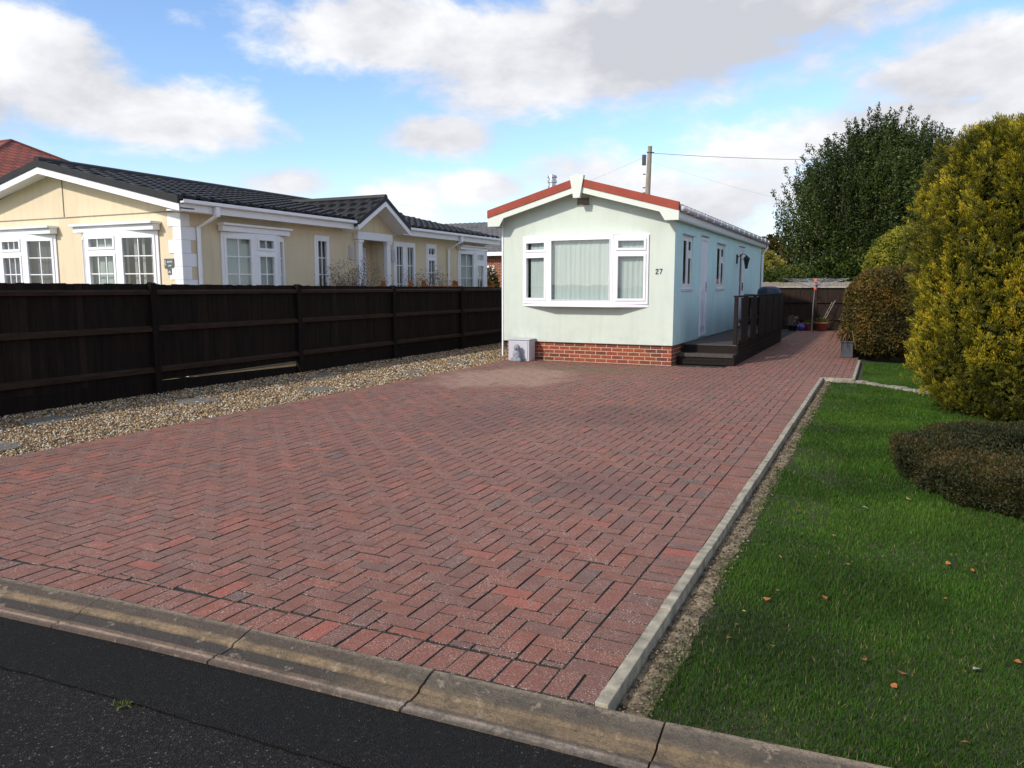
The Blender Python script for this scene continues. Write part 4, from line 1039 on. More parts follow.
# orange trellis behind the fence
for (ya, yb, hz, lb) in ((14.5, 15.6, .07, 'low orange-brown timber trellis in front of the bungalow porch'), (16.2, 17.7, .09, 'low orange-brown timber trellis below the wide bungalow window'), (17.8, 19.9, .07, 'long low orange-brown trellis at the far end of the bungalow')):
    xx = -10.15; t = thing('garden_trellis', lb, 'trellis', (xx, ya, 0), 'trellises in front of the bungalow')
    for y in (ya, yb):
        b = B(); b.box(xx - .045, xx + .045, y - .045, y + .045, -.08, 1.50 + hz); b.lathe((xx, y, 1.50 + hz), [(.03, 0), (.055, .03), (.05, .07), (.01, .09)], 8); b.build('post', 'orangewood', t)
    b = B(); b.box(xx - .02, xx + .02, ya + .045, yb - .045, 1.40 + hz, 1.44 + hz); b.box(xx - .02, xx + .02, ya + .045, yb - .045, .30, .34); b.build('rail', 'orangewood', t)
    b = B(); y = ya + .1
    while y < yb - .08: b.box(xx - .008, xx + .008, y, y + .03, .34, 1.395 + hz); y += .085
    b.build('slats', 'orangewood', t)

# ================================================================== FOLIAGE
def shrub(name, label, cat, m, c, r, h, n, leaf, lw, group=None, z0=GZ, power=2.4, bump=.07, bs=2.2, out=.5, shell=.82, trunk=True, flat=0., up=.3):
    """clipped or loose bush: leaves through the outer shell of a superellipsoid dome"""
    t = thing(name, label, cat, (c[0], c[1], z0), group)
    u = rng.uniform(0, 2 * np.pi, n); w_ = rng.uniform(-.97, 1, n)
    cz = np.sign(w_) * np.abs(w_) ** .9; cr = np.sqrt(np.clip(1 - np.abs(cz) ** power, 0, 1)) ** (2 / power)
    D = np.stack([cr * np.cos(u), cr * np.sin(u), cz], 1)
    lump = 1 + bump * fnoise(D * np.array([r[0], r[1], h * .5]), bs) + bump * .5 * fnoise(D * np.array([r[0], r[1], h * .5]) + 9, bs * 2.7)
    depth = shell + (1 - shell) * rng.uniform(0, 1, n) ** .45
    sc_ = (lump * depth)[:, None]
    P = D * np.array([r[0], r[1], h * .5]) * sc_; P[:, 2] += h * .5; P += np.array([c[0], c[1], z0])
    Nn = unit(D / np.array([r[0], r[1], h * .5])); dirs = unit(Nn * out + rng.normal(size=(n, 3)) * .6 + np.array([0, 0, up]))
    A = np.clip(.5 + .28 * fnoise(P, 2.5) + .15 * fnoise(P + 5, 8) + rng.normal(0, .17, n), 0, 1)
    V, F, AA = leafquads(P, dirs, leaf * rng.uniform(.6, 1.4, n), lw * rng.uniform(.7, 1.3, n), A)
    fastmesh('crown', V, F, AA, m, t)
    # limbs
    b = B()
    for k in range(7):
        an = k * .9; e = (c[0] + r[0] * .6 * math.cos(an), c[1] + r[1] * .6 * math.sin(an), z0 + h * .7)
        b.tube([(c[0] + .05 * math.cos(an), c[1] + .05 * math.sin(an), z0), (c[0] + r[0] * .25 * math.cos(an), c[1] + r[1] * .25 * math.sin(an), z0 + h * .35), e], [.035, .025, .008], 6)
    b.build('stems', 'bark', t)
    return t

# golden conifer: upright lobes of sprays
def conifer():
    c = np.array([1.85, 11.1, GZ]); rx, ry, h = 1.50, 1.30, 3.42
    t = thing('golden_conifer', 'tall golden-yellow clipped conifer hedge at the right edge of the lawn', 'conifer', (1.86, 11.1, GZ))
    def radius(th, z):
        q = z / h
        return np.interp(q, [0, .05, .12, .2, .35, .55, .7, .82, .9, .955, 1.0], [.74, .83, .925, .975, 1.0, .99, .965, .93, .87, .77, .42])
    N = 8600
    th = rng.uniform(0, 2 * np.pi, N); z = h * rng.uniform(0.01, .985, N)
    # extra sprays across the flat top
    nt_ = 1500; tht = rng.uniform(0, 2 * np.pi, nt_); rt = .72 * np.sqrt(rng.uniform(0, .95, nt_))
    rr_ = radius(th, z)
    # vertical flutes with deep slots
    def lobes(th, z): return 1 + .05 * np.sin(th * 11 + .6 * np.sin(z * 1.3)) + .035 * np.sin(th * 23 + 1.3 * z) - .17 * np.clip(np.sin(th * 13 + .5 * np.sin(z * 1.7)) - .72, 0, 1) / .28 * (z < 2.4) 
    P = np.stack([np.cos(th) * rx * rr_ * lobes(th, z), np.sin(th) * ry * rr_ * lobes(th, z), z], 1)
    Pt = np.stack([np.cos(tht) * rx * rt, np.sin(tht) * ry * rt, h * (1 - .10 * rt ** 3) * np.ones(nt_)], 1)
    P = np.concatenate([P, Pt]); O = np.concatenate([np.stack([np.cos(th), np.sin(th), np.zeros(N)], 1), np.stack([np.cos(tht) * .4, np.sin(tht) * .4, np.ones(nt_)], 1)])
    n = len(P); P += .06 * fnoise(P * np.array([1, 1, .5]), 3.6)[:, None] * O + .065 * fnoise(P * np.array([1, 1, .45]) + 3, 9)[:, None] * O
    clumpA = np.clip(.47 + .28 * fnoise(P, 1.5) + .22 * fnoise(P + 7, 6) + rng.normal(0, .13, n), 0, 1)
    m_ = 46; spray = rng.uniform(.08, .20, n)
    Dc = unit(O * .62 + np.array([0, 0, .9]) + rng.normal(size=(n, 3)) * .3)
    Pi = np.repeat(P, m_, 0); Di = np.repeat(Dc, m_, 0); si = np.repeat(spray, m_); k = rng.uniform(0, 1, n * m_)
    side = rng.normal(size=(n * m_, 3))
    Q = Pi - .05 * np.repeat(O, m_, 0) + Di * (k * si)[:, None] + side * (.024 * (1.12 - k))[:, None]
    dd = unit(Di + side * .28)
    A = np.clip(np.repeat(clumpA, m_) + .55 * (k - .55) + rng.normal(0, .08, n * m_), 0, 1)
    V, F, AA = leafquads(Q + c, dd, rng.uniform(.022, .048, n * m_), rng.uniform(.005, .008, n * m_), A)
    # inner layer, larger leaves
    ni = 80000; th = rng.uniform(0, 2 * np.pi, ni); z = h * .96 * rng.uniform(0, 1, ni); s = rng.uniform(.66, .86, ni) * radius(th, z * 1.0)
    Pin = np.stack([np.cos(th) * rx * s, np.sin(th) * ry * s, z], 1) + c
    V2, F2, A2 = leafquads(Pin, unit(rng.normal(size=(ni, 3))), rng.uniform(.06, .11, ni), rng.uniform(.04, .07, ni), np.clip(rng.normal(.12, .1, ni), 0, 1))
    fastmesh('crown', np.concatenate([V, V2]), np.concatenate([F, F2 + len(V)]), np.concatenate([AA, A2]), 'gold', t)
    b = B(); b.tube([(1.86, 11.1, GZ), (1.8, 11.1, 1.2), (1.78, 11.08, 3.0)], [.13, .09, .03], 10)
    for k in range(14):
        an = k * 2.4; z = .3 + k * .18; b.tube([(1.78, 11.1, z), (1.78 + .8 * math.cos(an), 11.1 + .7 * math.sin(an), z + .5)], [.03, .008], 6)
    b.build('trunk', 'bark', t)
conifer()
shrub('low_shrub', 'low dark brown-green mound of heath in front of the golden conifer', 'shrub', 'heath', (1.42, 7.3), (1.27, 1.5), .37, 130000, .026, .011, z0=GZ - .06, power=3.4, bump=.05, bs=6.5, shell=.7, out=.6)
shrub('copper_hedge', 'large rounded copper and green clipped bush beside the grey planter', 'hedge', 'copper', (.55, 18.5), (1.33, 1.5), 1.97, 90000, .055, .035, power=3.6, bump=.05, bs=2., shell=.8)
shrub('green_dome_bush', 'bright yellow-green domed topiary bush rising behind the copper hedge', 'bush', 'dome', (.78, 22.3), (1.35, 1.2), 3.14, 45000, .06, .04, power=2.6, bump=.03, shell=.85)
shrub('laurel_bush', 'mid green loose bush just above the copper hedge', 'bush', 'greenbush', (.1, 24.6), (1.0, .9), 2.0, 14000, .10, .055, power=2.2, bump=.12)
# hedge beyond the back fence
shrub('boundary_hedge', 'yellow-green hedge just beyond the back fence, left of the big tree', 'hedge', 'greenbush', (-3.1, 31.3), (1.7, .8), 2.35, 26000, .08, .05, power=3, bump=.08)

def uptree(name, label, m, c, rx, ry, h, zlow, n_shoots, leaves, ll, lw, group=None, lean=.3, seed=1, top=.85, cat='tree', shoot=1.3):
    t = thing(name, label, cat, (c[0], c[1], -.09), group)
    r_ = np.random.default_rng(seed)
    # shoots start through the crown volume and sweep upwards and outwards
    n = n_shoots; u = r_.uniform(0, 2 * np.pi, n); q = r_.uniform(0, 1, n) ** .85; rad = np.sqrt(r_.uniform(.05, 1, n))
    env = np.sin(np.pi * np.clip(.16 + .84 * q, 0, 1) ** 1.35) ** .55; env = np.where(q < .5, np.maximum(env, .8 + .4 * q), env)
    lob = 1 + .13 * np.sin(u * 3 + seed) + .09 * np.sin(u * 7 + q * 5)
    S = np.stack([np.cos(u) * rx * rad * env * lob, np.sin(u) * ry * rad * env * lob, zlow + (h - zlow - .8 * shoot) * q * (1 - .18 * rad ** 2)], 1)
    D = unit(np.stack([np.cos(u) * lean * rad, np.sin(u) * lean * rad, np.ones(n)], 1) + r_.normal(size=(n, 3)) * .11)
    Ls = shoot * r_.uniform(.45, 1.2, n); k = r_.uniform(0, 1, (n, leaves)) ** .8
    P = S[:, None] + D[:, None] * (k * Ls[:, None])[..., None] + r_.normal(size=(n, leaves, 3)) * (.085 * (1.15 - k))[..., None] * shoot
    P = P.reshape(-1, 3); N = len(P); P[:, 2] = np.maximum(P[:, 2], zlow * .6)
    dirs = unit(r_.normal(size=(N, 3)) + np.repeat(D, leaves, 0) * .8)
    A = np.clip(.42 + np.repeat(.2 * fnoise(S, 1.1), leaves) + r_.normal(0, .2, N), 0, 1)
    V, F, AA = leafquads(P + np.array([c[0], c[1], 0]), dirs, ll * r_.uniform(.6, 1.3, N), lw * r_.uniform(.7, 1.3, N), A)
    fastmesh('crown', V, F, AA, m, t)
    b = B(); b.tube([(c[0], c[1], -.1), (c[0] + .05, c[1], h * .3), (c[0], c[1], h * .75)], [h * .028, h * .02, h * .006], 10)
    for i in range(0, n, max(1, n // 60)):
        s0 = (c[0], c[1], max(.4, S[i, 2] * .55)); e = S[i] + np.array([c[0], c[1], 0]); b.tube([s0, tuple((np.array(s0) + e) / 2 + np.array([0, 0, -.1])), tuple(e), tuple(e + D[i] * Ls[i] * .8)], [h * .008, h * .006, h * .003, .004], 5)
    b.build('trunk', 'bark', t)
    return t
uptree('dark_tree', 'big dark green broadleaf tree with upswept shoots beyond the back fence', 'darktree', (-.35, 33.0), 3.0, 2.6, 7.9, .9, 1800, 170, .095, .042, seed=3, lean=.28, shoot=1.8)
uptree('dark_tree', 'second dark green tree on the right, half hidden behind the golden conifer', 'darktree', (1.35, 34.0), 1.5, 1.5, 7.6, .9, 560, 150, .095, .042, seed=5, lean=.2, shoot=1.8)
uptree('slender_tree', 'sparse thin treetop poking up just behind the golden conifer', 'darktree', (2.75, 37.5), .55, .5, 8.9, 2, 34, 34, .13, .05, seed=9, lean=.1, shoot=1.6)
shrub('evergreen_underwood', 'dark evergreen bush filling the foot of the big tree behind the fence', 'bush', 'darktree', (-.6, 31.4), (2.0, 1.0), 3.0, 30000, .12, .07, power=3, bump=.12)
uptree('yellow_tree', 'yellow autumn tree far behind the shaded end of the home', 'yellowtree', (-9.4, 72), 2.0, 2, 4.6, .8, 260, 50, .3, .2, seed=11, shoot=1.)
uptree('autumn_shrub', 'reddish autumn shrub in front of the far yellow tree', 'autumn', (-7.2, 57), 1.2, 1, 2.6, .2, 120, 50, .2, .14, seed=12, shoot=.6, cat='shrub')
uptree('far_tree', 'distant brown-green tree above the yellow one behind the home', 'copper', (-12.0, 95), 4, 3, 7.5, 1, 260, 50, .4, .25, seed=13)

def bare_shrub(c, h, r, n, lb):
    t = thing('bare_shrub', lb, 'shrub', (c[0], c[1], -.08), 'bare shrubs in front of the bungalow'); b = B(); rr = random.Random(int(c[1] * 10))
    P = []
    for k in range(n):
        an = rr.random() * 6.28; tt = Vector((c[0], c[1], .0)); pts = [tt.copy()]; d = Vector((math.cos(an) * rr.uniform(.1, .7) * r, math.sin(an) * rr.uniform(.1, .7) * r, 1)).normalized()
        L_ = h * rr.uniform(.7, 1.05)
        for s in range(4):
            tt = tt + d * L_ / 4; d = (d + Vector((rr.gauss(0, .16), rr.gauss(0, .16), 0))).normalized(); pts.append(tt.copy()); 
            for _ in range(14): P.append(tt + Vector((rr.gauss(0, .07), rr.gauss(0, .07), rr.gauss(0, .07))))
        b.tube(pts, [.008, .006, .005, .004, .002], 4, cap=False)
    b.build('stems', 'twig', t, fixn=False)
    P = np.array([tuple(p) for p in P if p.z > .5]); V, F, A = leafquads(P, unit(rng.normal(size=(len(P), 3))), .035, .022, rng.uniform(0, 1, len(P))); fastmesh('buds', V, F, A, 'twig', t)
bare_shrub((-10.35, 13.75), 2.0, .5, 110, 'bare twiggy shrub left of the bungalow porch')
bare_shrub((-10.35, 16.55), 1.85, .45, 80, 'bare twiggy shrub in front of the wide bungalow window')

# ---- lawn grass
def grass():
    n = 380000
    y = 2.5 * (17.5 / 2.5) ** rng.uniform(0, 1, n) ; x = rng.uniform(-.74, 3.2, n)
    x = np.where(rng.uniform(0, 1, n) < .55, rng.uniform(-.74, 1.2, n), x)
    ky = np.interp(x, cx, cy)
    edge = -.735 + .035 * np.sin(y * 1.9) + .05 * np.sin(y * 5.3 + 1) + .03 * np.sin(y * 13.)
    # camera sees about this wedge of lawn
    keep = (y > ky + .03) & (x > edge + rng.exponential(.05, n) - .02) & (x < .17 * y + .9) & ~((y > 13.5) & (x < -.25))
    d2 = np.abs((x + .3) * 2.05 + (y - 13.75) * 2.0) / 2.86; keep &= ~((d2 < .12) & (x > -.3) & (y > 10))
    # thin worn areas near the soil edge
    P3 = np.stack([x, y, np.zeros(n)], 1); thin = (fnoise(P3, 1.7) > .25) & (x < -.25) & (rng.uniform(0, 1, n) < .55); keep &= ~thin
    x, y, P3 = x[keep], y[keep], P3[keep]; n = len(x)
    z = np.where((y < 4.0) & (x > -.6), GZ + .035 * np.clip((4 - y) / 1.5, 0, 1), GZ)
    h = rng.uniform(.010, .028, n) * (1 + .3 * fnoise(P3, 3.)).clip(.5, 1.6) * (y / 4).clip(.9, 1.6) ** .3
    w_ = .0018 * (y / 3).clip(1, 4) ** .8 * rng.uniform(.7, 1.3, n)
    an = rng.uniform(0, 6.28, n); le = rng.uniform(.1, .9, n)
    P = np.stack([x, y, z], 1); S = np.stack([np.cos(an), np.sin(an), np.zeros(n)], 1) * w_[:, None]
    le_an = an + rng.normal(1.57, .6, n); T = np.stack([np.cos(le_an) * le * h, np.sin(le_an) * le * h, h], 1)
    V = np.stack([P - S, P + S, P + T], 1).reshape(-1, 3); F = np.arange(3 * n).reshape(n, 3)
    A = np.clip(.42 + .16 * fnoise(P3, 2.2) + rng.normal(0, .16, n), 0, .9); A = np.where(rng.uniform(0, 1, n) < .03, 1., A)
    o = fastmesh('grass', V, F, np.repeat(A, 3), 'grass'); struct(o, 'stuff'); tag(o, 'short green grass growing on the lawn', 'grass')
grass()

# fallen leaves
def leafmesh(name, m, s):
    b = B(); pts = [(0, 0), (.25, .22), (.3, .5), (.55, .42), (.8, .3), (1, 0), (.8, -.28), (.55, -.45), (.35, -.4), (.2, -.2)]
    cpt_ = (.5, 0)
    k = len(b.v); b.v.append((.0, 0, .22 * s)); b.a.append(0)
    for (x, y) in pts: b.v.append(((x - .5) * s, y * s, (.04 + .5 * abs(y) * .9 + .15 * (x - .5) ** 2) * s)); b.a.append(0)
    for i in range(len(pts)): b.f.append((k, k + 1 + i, k + 1 + (i + 1) % len(pts)))
    return b.build(name, m, smooth=True, fixn=False)
LV = [(-.43, 3.80, 'fallen', .055, 'bright orange leaf'), (-.18, 3.95, 'fallen', .05, ''), (.15, 3.24, 'fallen', .06, ''), (-.45, 4.47, 'fallenpale', .045, ''), (-.19, 5.0, 'fallenpale', .05, ''), (.01, 3.3, 'fallen', .05, ''), (-.51, 3.43, 'fallenyellow', .03, ''), (-.51, 3.6, 'fallenyellow', .025, ''), (-.34, 3.27, 'fallen', .035, ''), (.58, 3.57, 'fallen', .04, ''), (-.03, 5.74, 'fallengrey', .075, ''), (.25, 6.12, 'fallenpale', .07, ''), (.33, 2.80, 'fallen', .04, ''), (-.09, 4.51, 'fallen', .035, ''), (.41, 4.77, 'fallen', .04, ''), (-.52, 3.27, 'fallen', .03, ''), (-.43, 5.48, 'fallen', .04, ''), (.12, 3.12, 'fallen', .04, ''), (.42, 3.42, 'fallengrey', .045, ''), (-.1, 5.62, 'fallen', .04, ''), (.36, 4.2, 'fallen', .03, ''), (-.40, 3.95, 'fallenpale', .03, ''), (.52, 4.7, 'fallen', .035, '')]
LN = ['orange leaf on the lawn, second in from the paving near the middle', 'bright orange leaf on the lawn right of the one nearest the soil edge', 'large folded orange leaf on the dark near part of the lawn', 'tan leaf on the lawn close to the soil edge', 'tan leaf alone in the middle of the lawn',
 'orange leaf just left of the large folded orange leaf', 'upper of two small yellow leaves near the soil edge', 'lower of two small yellow leaves near the soil edge', 'brown-orange leaf low on the lawn near the soil edge', 'orange leaf on the lawn at the right edge of the photo', 'long pale twig-like leaf on the lawn below the low shrub', 'tan leaf touching the lawn just under the low dark shrub',
 'brown leaf lowest on the lawn near the bottom of the photo', 'small orange leaf on the mid lawn right of centre', 'small orange leaf upper right on the open lawn', 'tiny brown leaf near the road kerb end of the soil edge', 'small orange leaf left of the long pale twig-like leaf', 'brown leaf just below the large folded orange leaf', 'pale grey curled leaf on the dark right part of the lawn', 'small orange leaf beside the long pale twig-like leaf', 'tiny upright orange leaf between the shrub and the road', 'tiny tan leaf among the orange ones near the soil edge', 'small orange leaf furthest right on the upper lawn']
for k, (x, y, m, s, _) in enumerate(LV):
    o = leafmesh('fallen_leaf', m, s * .72); o.location = (x, y, GZ + .028 + (.03 * max(0, (4 - y) / 1.5) if y < 4 else 0)); o.rotation_euler = (random.uniform(-.4, .4), random.uniform(-.4, .4), random.uniform(0, 6.28)); tag(o, LN[k], 'leaf', 'fallen leaves on the lawn')

# weeds in the road joint and on the paving
for (x, y, lb, s) in ((-2.46, 1.80, 'small green weed growing in the crack of the road', .05), (-4.75, 8.35, 'tiny weed tuft between the blocks, left part of the driveway', .05), (-2.62, 8.75, 'dark weed tuft between the blocks in the middle of the driveway', .045)):
    n = 60; P = np.stack([x + rng.normal(0, s * .5, n), y + rng.normal(0, s * .25, n), np.full(n, -.045 if y < 2 else -.003)], 1)
    V, F, A = leafquads(P, unit(rng.normal(size=(n, 3)) * .8 + np.array([0, 0, .8])), s * .4, s * .12, rng.uniform(0, 1, n)); o = fastmesh('weed', V, F, A, 'weed'); tag(o, lb, 'weed')

# ================================================================== BACK FENCE AND YARD
BF = thing('back_fence', 'brown board fence with pale top rail closing the yard at the back', 'fence', (-2, 29, 0))
bx = [-5.9, -4.0, -2.1, -.2, 1.7, 3.6]
for x in bx:
    b = B(); b.box(x - .05, x + .05, 29.0, 29.1, -.1, 1.66); b.build('post', 'oldfence', BF)
for x0, x1 in zip(bx, bx[1:]):
    b = B(); x = x0 + .052
    while x < x1 - .055: xe = min(x + .11, x1 - .052); b.box(x, xe - .002, 29.04 + random.random() * .006, 29.062, 0, 1.47); x = xe
    b.build('board_panel', 'oldfence', BF)
    for z in (.35, .95):
        b = B(); b.box(x0 + .052, x1 - .052, 28.985, 29.035, z, z + .06); b.build('rail', 'oldfence', BF)
    b = B(); b.box(x0 + .052, x1 - .052, 28.96, 29.03, 1.475, 1.53); b.build('top_rail', 'stone', BF)
    b = B(); zt = 1.535; x = x0 + .06
    while x < x1 - .06: b.box(x, x + .12, 29.0 + random.random() * .02, 29.05, zt, zt + .12 + random.random() * .03); x += .125
    b.build('top_trellis', 'trellis', BF)
# rotary airer
A_ = thing('rotary_airer', 'grey rotary washing line with orange fittings in front of the back fence', 'washing line', (-2.03, 27.2, 0))
ax, ay = -2.03, 27.2
b = B(); b.tube([(ax - .02, ay, 0), (ax - .01, ay, .9), (ax + .03, ay, 1.72)], .016, 8); b.build('pole', 'steel', A_)
for z, r in ((1.66, .05), (1.40, .045)):
    b = B(); b.lathe((ax + .03, ay, z), [(r * .7, 0), (r, .02), (r, .09), (r * .6, .11)], 10); b.build('hub', 'orange', A_)
arms = []
for k in range(4):
    an = .35 + k * math.pi / 2; e = Vector((ax + .03 + 1.05 * math.cos(an), ay + 1.05 * math.sin(an), 1.78)); s = Vector((ax + .03, ay, 1.46)); arms.append((s, e))
    b = B(); b.tube([s, e], .012, 6); b.tube([Vector((ax + .03, ay, 1.68)), s.lerp(e, .5)], .007, 5); b.build('arm', 'steel', A_)
b = B()
for f in (.4, .55, .7, .85, .98):
    for k in range(4): p = arms[k][0].lerp(arms[k][1], f); q = arms[(k + 1) % 4][0].lerp(arms[(k + 1) % 4][1], f); b.tube([p, (p + q) / 2 + Vector((0, 0, -.03)), q], .0035, 4)
b.build('lines', 'plasticgrey', A_)
def pot(name, c, r, h, m, lb, cat='plant pot', square=False, seg=18):
    t = thing(name, lb, cat, c); b = B()
    b.lathe(c, [(r * .72, 0), (r * .95, h * .85), (r * 1.08, h * .86), (r * 1.08, h), (r * .95, h), (r * .9, h * .9), (.01, h * .88)], 4 if square else seg); b.build('pot', m, t, smooth=not square)
    return t
p = pot('plant_pot', (-1.83, 28.45, 0), .22, .30, 'terra', 'large terracotta pot with a cane at the foot of the back fence')
n = 260; P = np.stack([rng.normal(-1.83, .1, n), rng.normal(28.45, .08, n), rng.uniform(.26, .42, n)], 1); V, F, A = leafquads(P, unit(rng.normal(size=(n, 3))), .07, .03, rng.uniform(0, 1, n)); fastmesh('plant', V, F, A, 'greenbush', p)
b = B(); b.tube([(-1.80, 28.5, .25), (-1.45, 28.8, 1.05)], .012, 6); b.tube([(-1.86, 28.45, .25), (-1.55, 28.75, .98)], .009, 6)
for k in range(4): a_ = Vector((-1.80, 28.5, .25)).lerp(Vector((-1.45, 28.8, 1.05)), .3 + k * .2); c_ = Vector((-1.86, 28.45, .25)).lerp(Vector((-1.55, 28.75, .98)), .3 + k * .2); b.tube([a_, c_], .006, 5)
b.build('cane', 'trellis', p)
p = pot('plant_pot', (-2.25, 28.5, 0), .17, .27, 'terra', 'small terracotta pot with green plant, left of the washing line pole')
n = 200; P = np.stack([rng.normal(-2.25, .09, n), rng.normal(28.5, .07, n), rng.uniform(.24, .36, n)], 1); V, F, A = leafquads(P, unit(rng.normal(size=(n, 3))), .06, .03, rng.uniform(0, 1, n)); fastmesh('plant', V, F, A, 'greenbush', p)
t = thing('glazed_pot', 'round purple glazed pot left of the terracotta pots', 'plant pot', (-2.48, 28.35, 0)); b = B(); b.lathe((-2.48, 28.35, 0), [(.07, 0), (.13, .05), (.16, .13), (.14, .21), (.09, .25), (.10, .27), (.01, .26)], 18); b.build('pot', 'purple', t, smooth=True)
p = pot('plant_pot', (-2.78, 28.45, 0), .16, .2, 'slatepot', 'dark pot with a dead grey plant, leftmost along the back fence')
n = 260; P = np.stack([rng.normal(-2.78, .1, n), rng.normal(28.45, .08, n), rng.uniform(.2, .5, n)], 1); V, F, A = leafquads(P, unit(rng.normal(size=(n, 3))), .07, .025, rng.uniform(0, 1, n)); fastmesh('plant', V, F, A, 'twig', p)
# grey planter with strap leaves
p = thing('grey_planter', 'square slate-grey planter with spiky red-green strap leaves beside the copper hedge', 'planter', (-.62, 17.95, 0)); b = B()
for z, r0, r1 in ((0, .15, .18),): b.prism([(-.62 - .12, 17.95 - .12, 0), (-.62 + .12, 17.95 - .12, 0), (-.62 + .12, 17.95 + .12, 0), (-.62 - .12, 17.95 + .12, 0)], (0, 0, .32))
b.box(-.62 - .14, -.62 + .14, 17.95 - .14, 17.95 + .14, .321, .36); b.build('pot', 'slatepot', p, bevel=.01)
b = B()
for k in range(70):
    an = random.uniform(0, 6.28); L_ = random.uniform(.4, .8); dr = Vector((math.cos(an), math.sin(an), 0)); pr = None; w_ = .018
    sd = Vector((-dr.y, dr.x, 0))
    for s in range(5):
        q = s / 4; pt = Vector((-.62, 17.95, .35)) + dr * (L_ * q * .75) + Vector((0, 0, L_ * (1.1 * q - 1.1 * q * q * random.uniform(.7, 1.3)))); ww = w_ * (1 - q) + .001; cur = (pt - sd * ww, pt + sd * ww)
        if pr: b.face([pr[0], pr[1], cur[1], cur[0]], (k % 10) / 10)
        pr = cur
b.build('strap_leaves', 'spiky', p, fixn=False)

# ================================================================== TELEGRAPH POLE AND WIRES
T = thing('telegraph_pole', 'weathered wooden telegraph pole rising behind the green home', 'telegraph pole', (-10.75, 38, 0))
b = B(); b.tube([(-10.85, 38, -.1), (-10.78, 38, 5), (-10.68, 38, 8.35)], [.17, .14, .105], 12); b.build('pole', 'pole', T)
b = B(); b.box(-11.03, -10.86, 37.86, 38.0, 7.45, 7.95); b.build('junction_box', 'black', T)
for z in (6.1, 6.35, 7.0):
    b = B(); b.box(-11.0, -10.87, 37.97, 38.01, z, z + .05); b.build('step_bracket', 'black', T)
b = B(); b.tube([(-10.8, 37.9, 8.05), (-10.45, 37.95, 8.02)], .03, 6); b.build('wire_bracket', 'black', T)
def wire(p, q, sag, r=.012, n=16):
    b = B(); p = Vector(p); q = Vector(q); b.tube([p.lerp(q, i / n) + Vector((0, 0, -sag * 4 * (i / n) * (1 - i / n))) for i in range(n + 1)], r, 5, cap=False); return b
tag(wire((-10.5, 37.95, 8.0), (2.5, 41.0, 7.3), .18).build('overhead_wire', 'wire', smooth=True), 'overhead wire running right from the telegraph pole to the trees', 'wire')
tag(wire((-10.8, 37.95, 7.9), (-30, 46, 5.0), .5, .004).build('overhead_wire', 'wire', smooth=True), 'thin overhead wire running left and down from the telegraph pole', 'wire')
tag(wire((-10.6, 37.95, 7.6), (1, 52, 5.2), .3, .003).build('overhead_wire', 'wire', smooth=True), 'faint lower wire running right from the telegraph pole', 'wire')

# ================================================================== HOUSES BEHIND
def uvroof(o, faces_uv):
    me = o.data; uv = me.uv_layers.new(name='UVMap')
    for poly in me.polygons:
        N = poly.normal; h = Vector((0, 0, 1)).cross(N)
        h = h.normalized() if h.length > 1e-4 else Vector((1, 0, 0)); d = N.cross(h)
        for li in poly.loop_indices: v = me.vertices[me.loops[li].vertex_index].co; uv.data[li].uv = (v.dot(h), v.dot(d))
RH = thing('red_roofed_house', 'house with a red tiled hipped roof rising behind the cream bungalow on the left', 'house', (-38, 24, 0))
b = B(); wall(b, (-45, 17), (-31.2, 17), 0, 5.0, [(3, 4.5, 3, 4.3), (9, 10.5, 3, 4.3)]); wall(b, (-31.2, 17), (-31.2, 29), 0, 5.0, [(3, 4.5, 3, 4.3), (7, 8.5, 3, 4.3)]); b.face([(-45, 29, 0), (-45, 17, 0), (-45, 17, 5), (-45, 29, 5)]); b.face([(-31.2, 29, 0), (-45, 29, 0), (-45, 29, 5), (-31.2, 29, 5)]); b.build('wall', 'brick', RH, fixn=False)
for (p_, q_) in (((-42, 17), (-40.5, 17)), ((-36, 17), (-34.5, 17)), ((-31.2, 20), (-31.2, 21.5)), ((-31.2, 24), (-31.2, 25.5))):
    window(RH, [p_, ((p_[0] + q_[0]) / 2, (p_[1] + q_[1]) / 2), q_], 3, 4.3, [dict(), dict(top=.3)], 'curtaing')
b = B(); ap = (-36.6, 23, 8.2); e = 4.95; c4 = [(-45.4, 16.5, e), (-30.7, 16.5, e), (-30.7, 29.5, e), (-45.4, 29.5, e)]; ap2 = (-39.0, 23, 8.2)
b.face([c4[0], c4[1], ap, ap2]); b.face([c4[1], c4[2], ap]); b.face([c4[2], c4[3], ap2, ap]); b.face([c4[3], c4[0], ap2]); b.face(c4[::-1])
rf = b.build('roof', 'redtile', RH, fixn=False); uvroof(rf, None)
b = B()
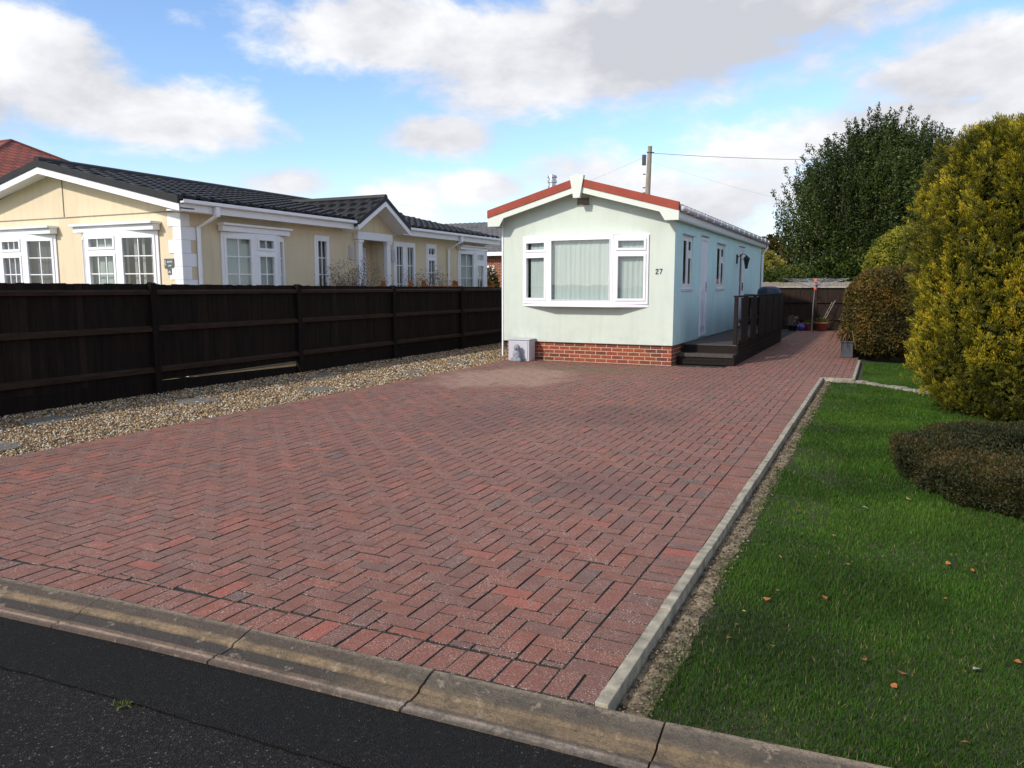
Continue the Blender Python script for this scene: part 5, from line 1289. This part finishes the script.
for p_ in (c4[0], c4[3]): b.tube([p_, ap2], .07, 8)
for p_ in (c4[1], c4[2]): b.tube([p_, ap], .07, 8)
b.tube([ap2, ap], .07, 8); b.build('ridge_tiles', 'redridge', rf)

GH = thing('brick_house', 'red brick house with grey tiled roof seen between the cream bungalow and the green home', 'house', (-19, 36, 0))
b = B(); wall(b, (-24, 34), (-15, 34), 0, 3.05, [(5.9, 6.75, 1.3, 2.55)]); wall(b, (-15, 34), (-15, 42), 0, 3.05, []); b.face([(-24, 42, 0), (-24, 34, 0), (-24, 34, 3.05), (-24, 42, 3.05)]); b.build('wall', 'brick', GH, fixn=False)
window(GH, [(-18.1, 34.03), (-17.25, 34.03)], 1.3, 2.55, [dict(top=.3)], 'curtaing')
b = B(); tiled(b, (-24.4, 37.9, 5.0), (1, 0, 0), (0, -4.3, -1.85), 9.8, 4.68, amp=.02, step=.03); b.build('roof', 'tileg', GH, fixn=False)
b = B(); tiled(b, (-24.4, 37.9, 5.0), (1, 0, 0), (0, 4.3, -1.85), 9.8, 4.68, amp=.02, step=.03); b.build('roof', 'tileg', GH, fixn=False)
b = B(); b.box(-24.4, -14.6, 33.55, 33.6, 3.0, 3.18); b.box(-24.4, -14.6, 33.61, 33.98, 3.03, 3.05); b.build('fascia', 'upvc', GH)
b = B(); b.prism([(-24, 34.1, 3.05), (-24, 41.9, 3.05), (-24, 38, 4.8)], (9, 0, 0)); b.build('gable', 'brick', GH)
# pale fence and shrub before it
t = thing('pale_board_fence', 'pale weathered board fence in front of the red brick house', 'fence', (-15.5, 28, 0)); b = B(); x = -18.5
while x < -11: b.box(x, x + .11, 28.0, 28.02, -.05, 1.36); x += .118
b.build('board_panel', 'trellis', t)
b = B(); b.box(-18.5, -11, 28.022, 28.07, .3, .36); b.box(-18.5, -11, 28.022, 28.07, 1.1, 1.16); b.build('rail', 'trellis', t)
shrub('small_bush', 'reddish-green garden bush against the red brick house', 'bush', 'copper', (-16.4, 31.6), (.85, .6), 2.35, 5000, .13, .07, bump=.2, shell=.5, power=2.)
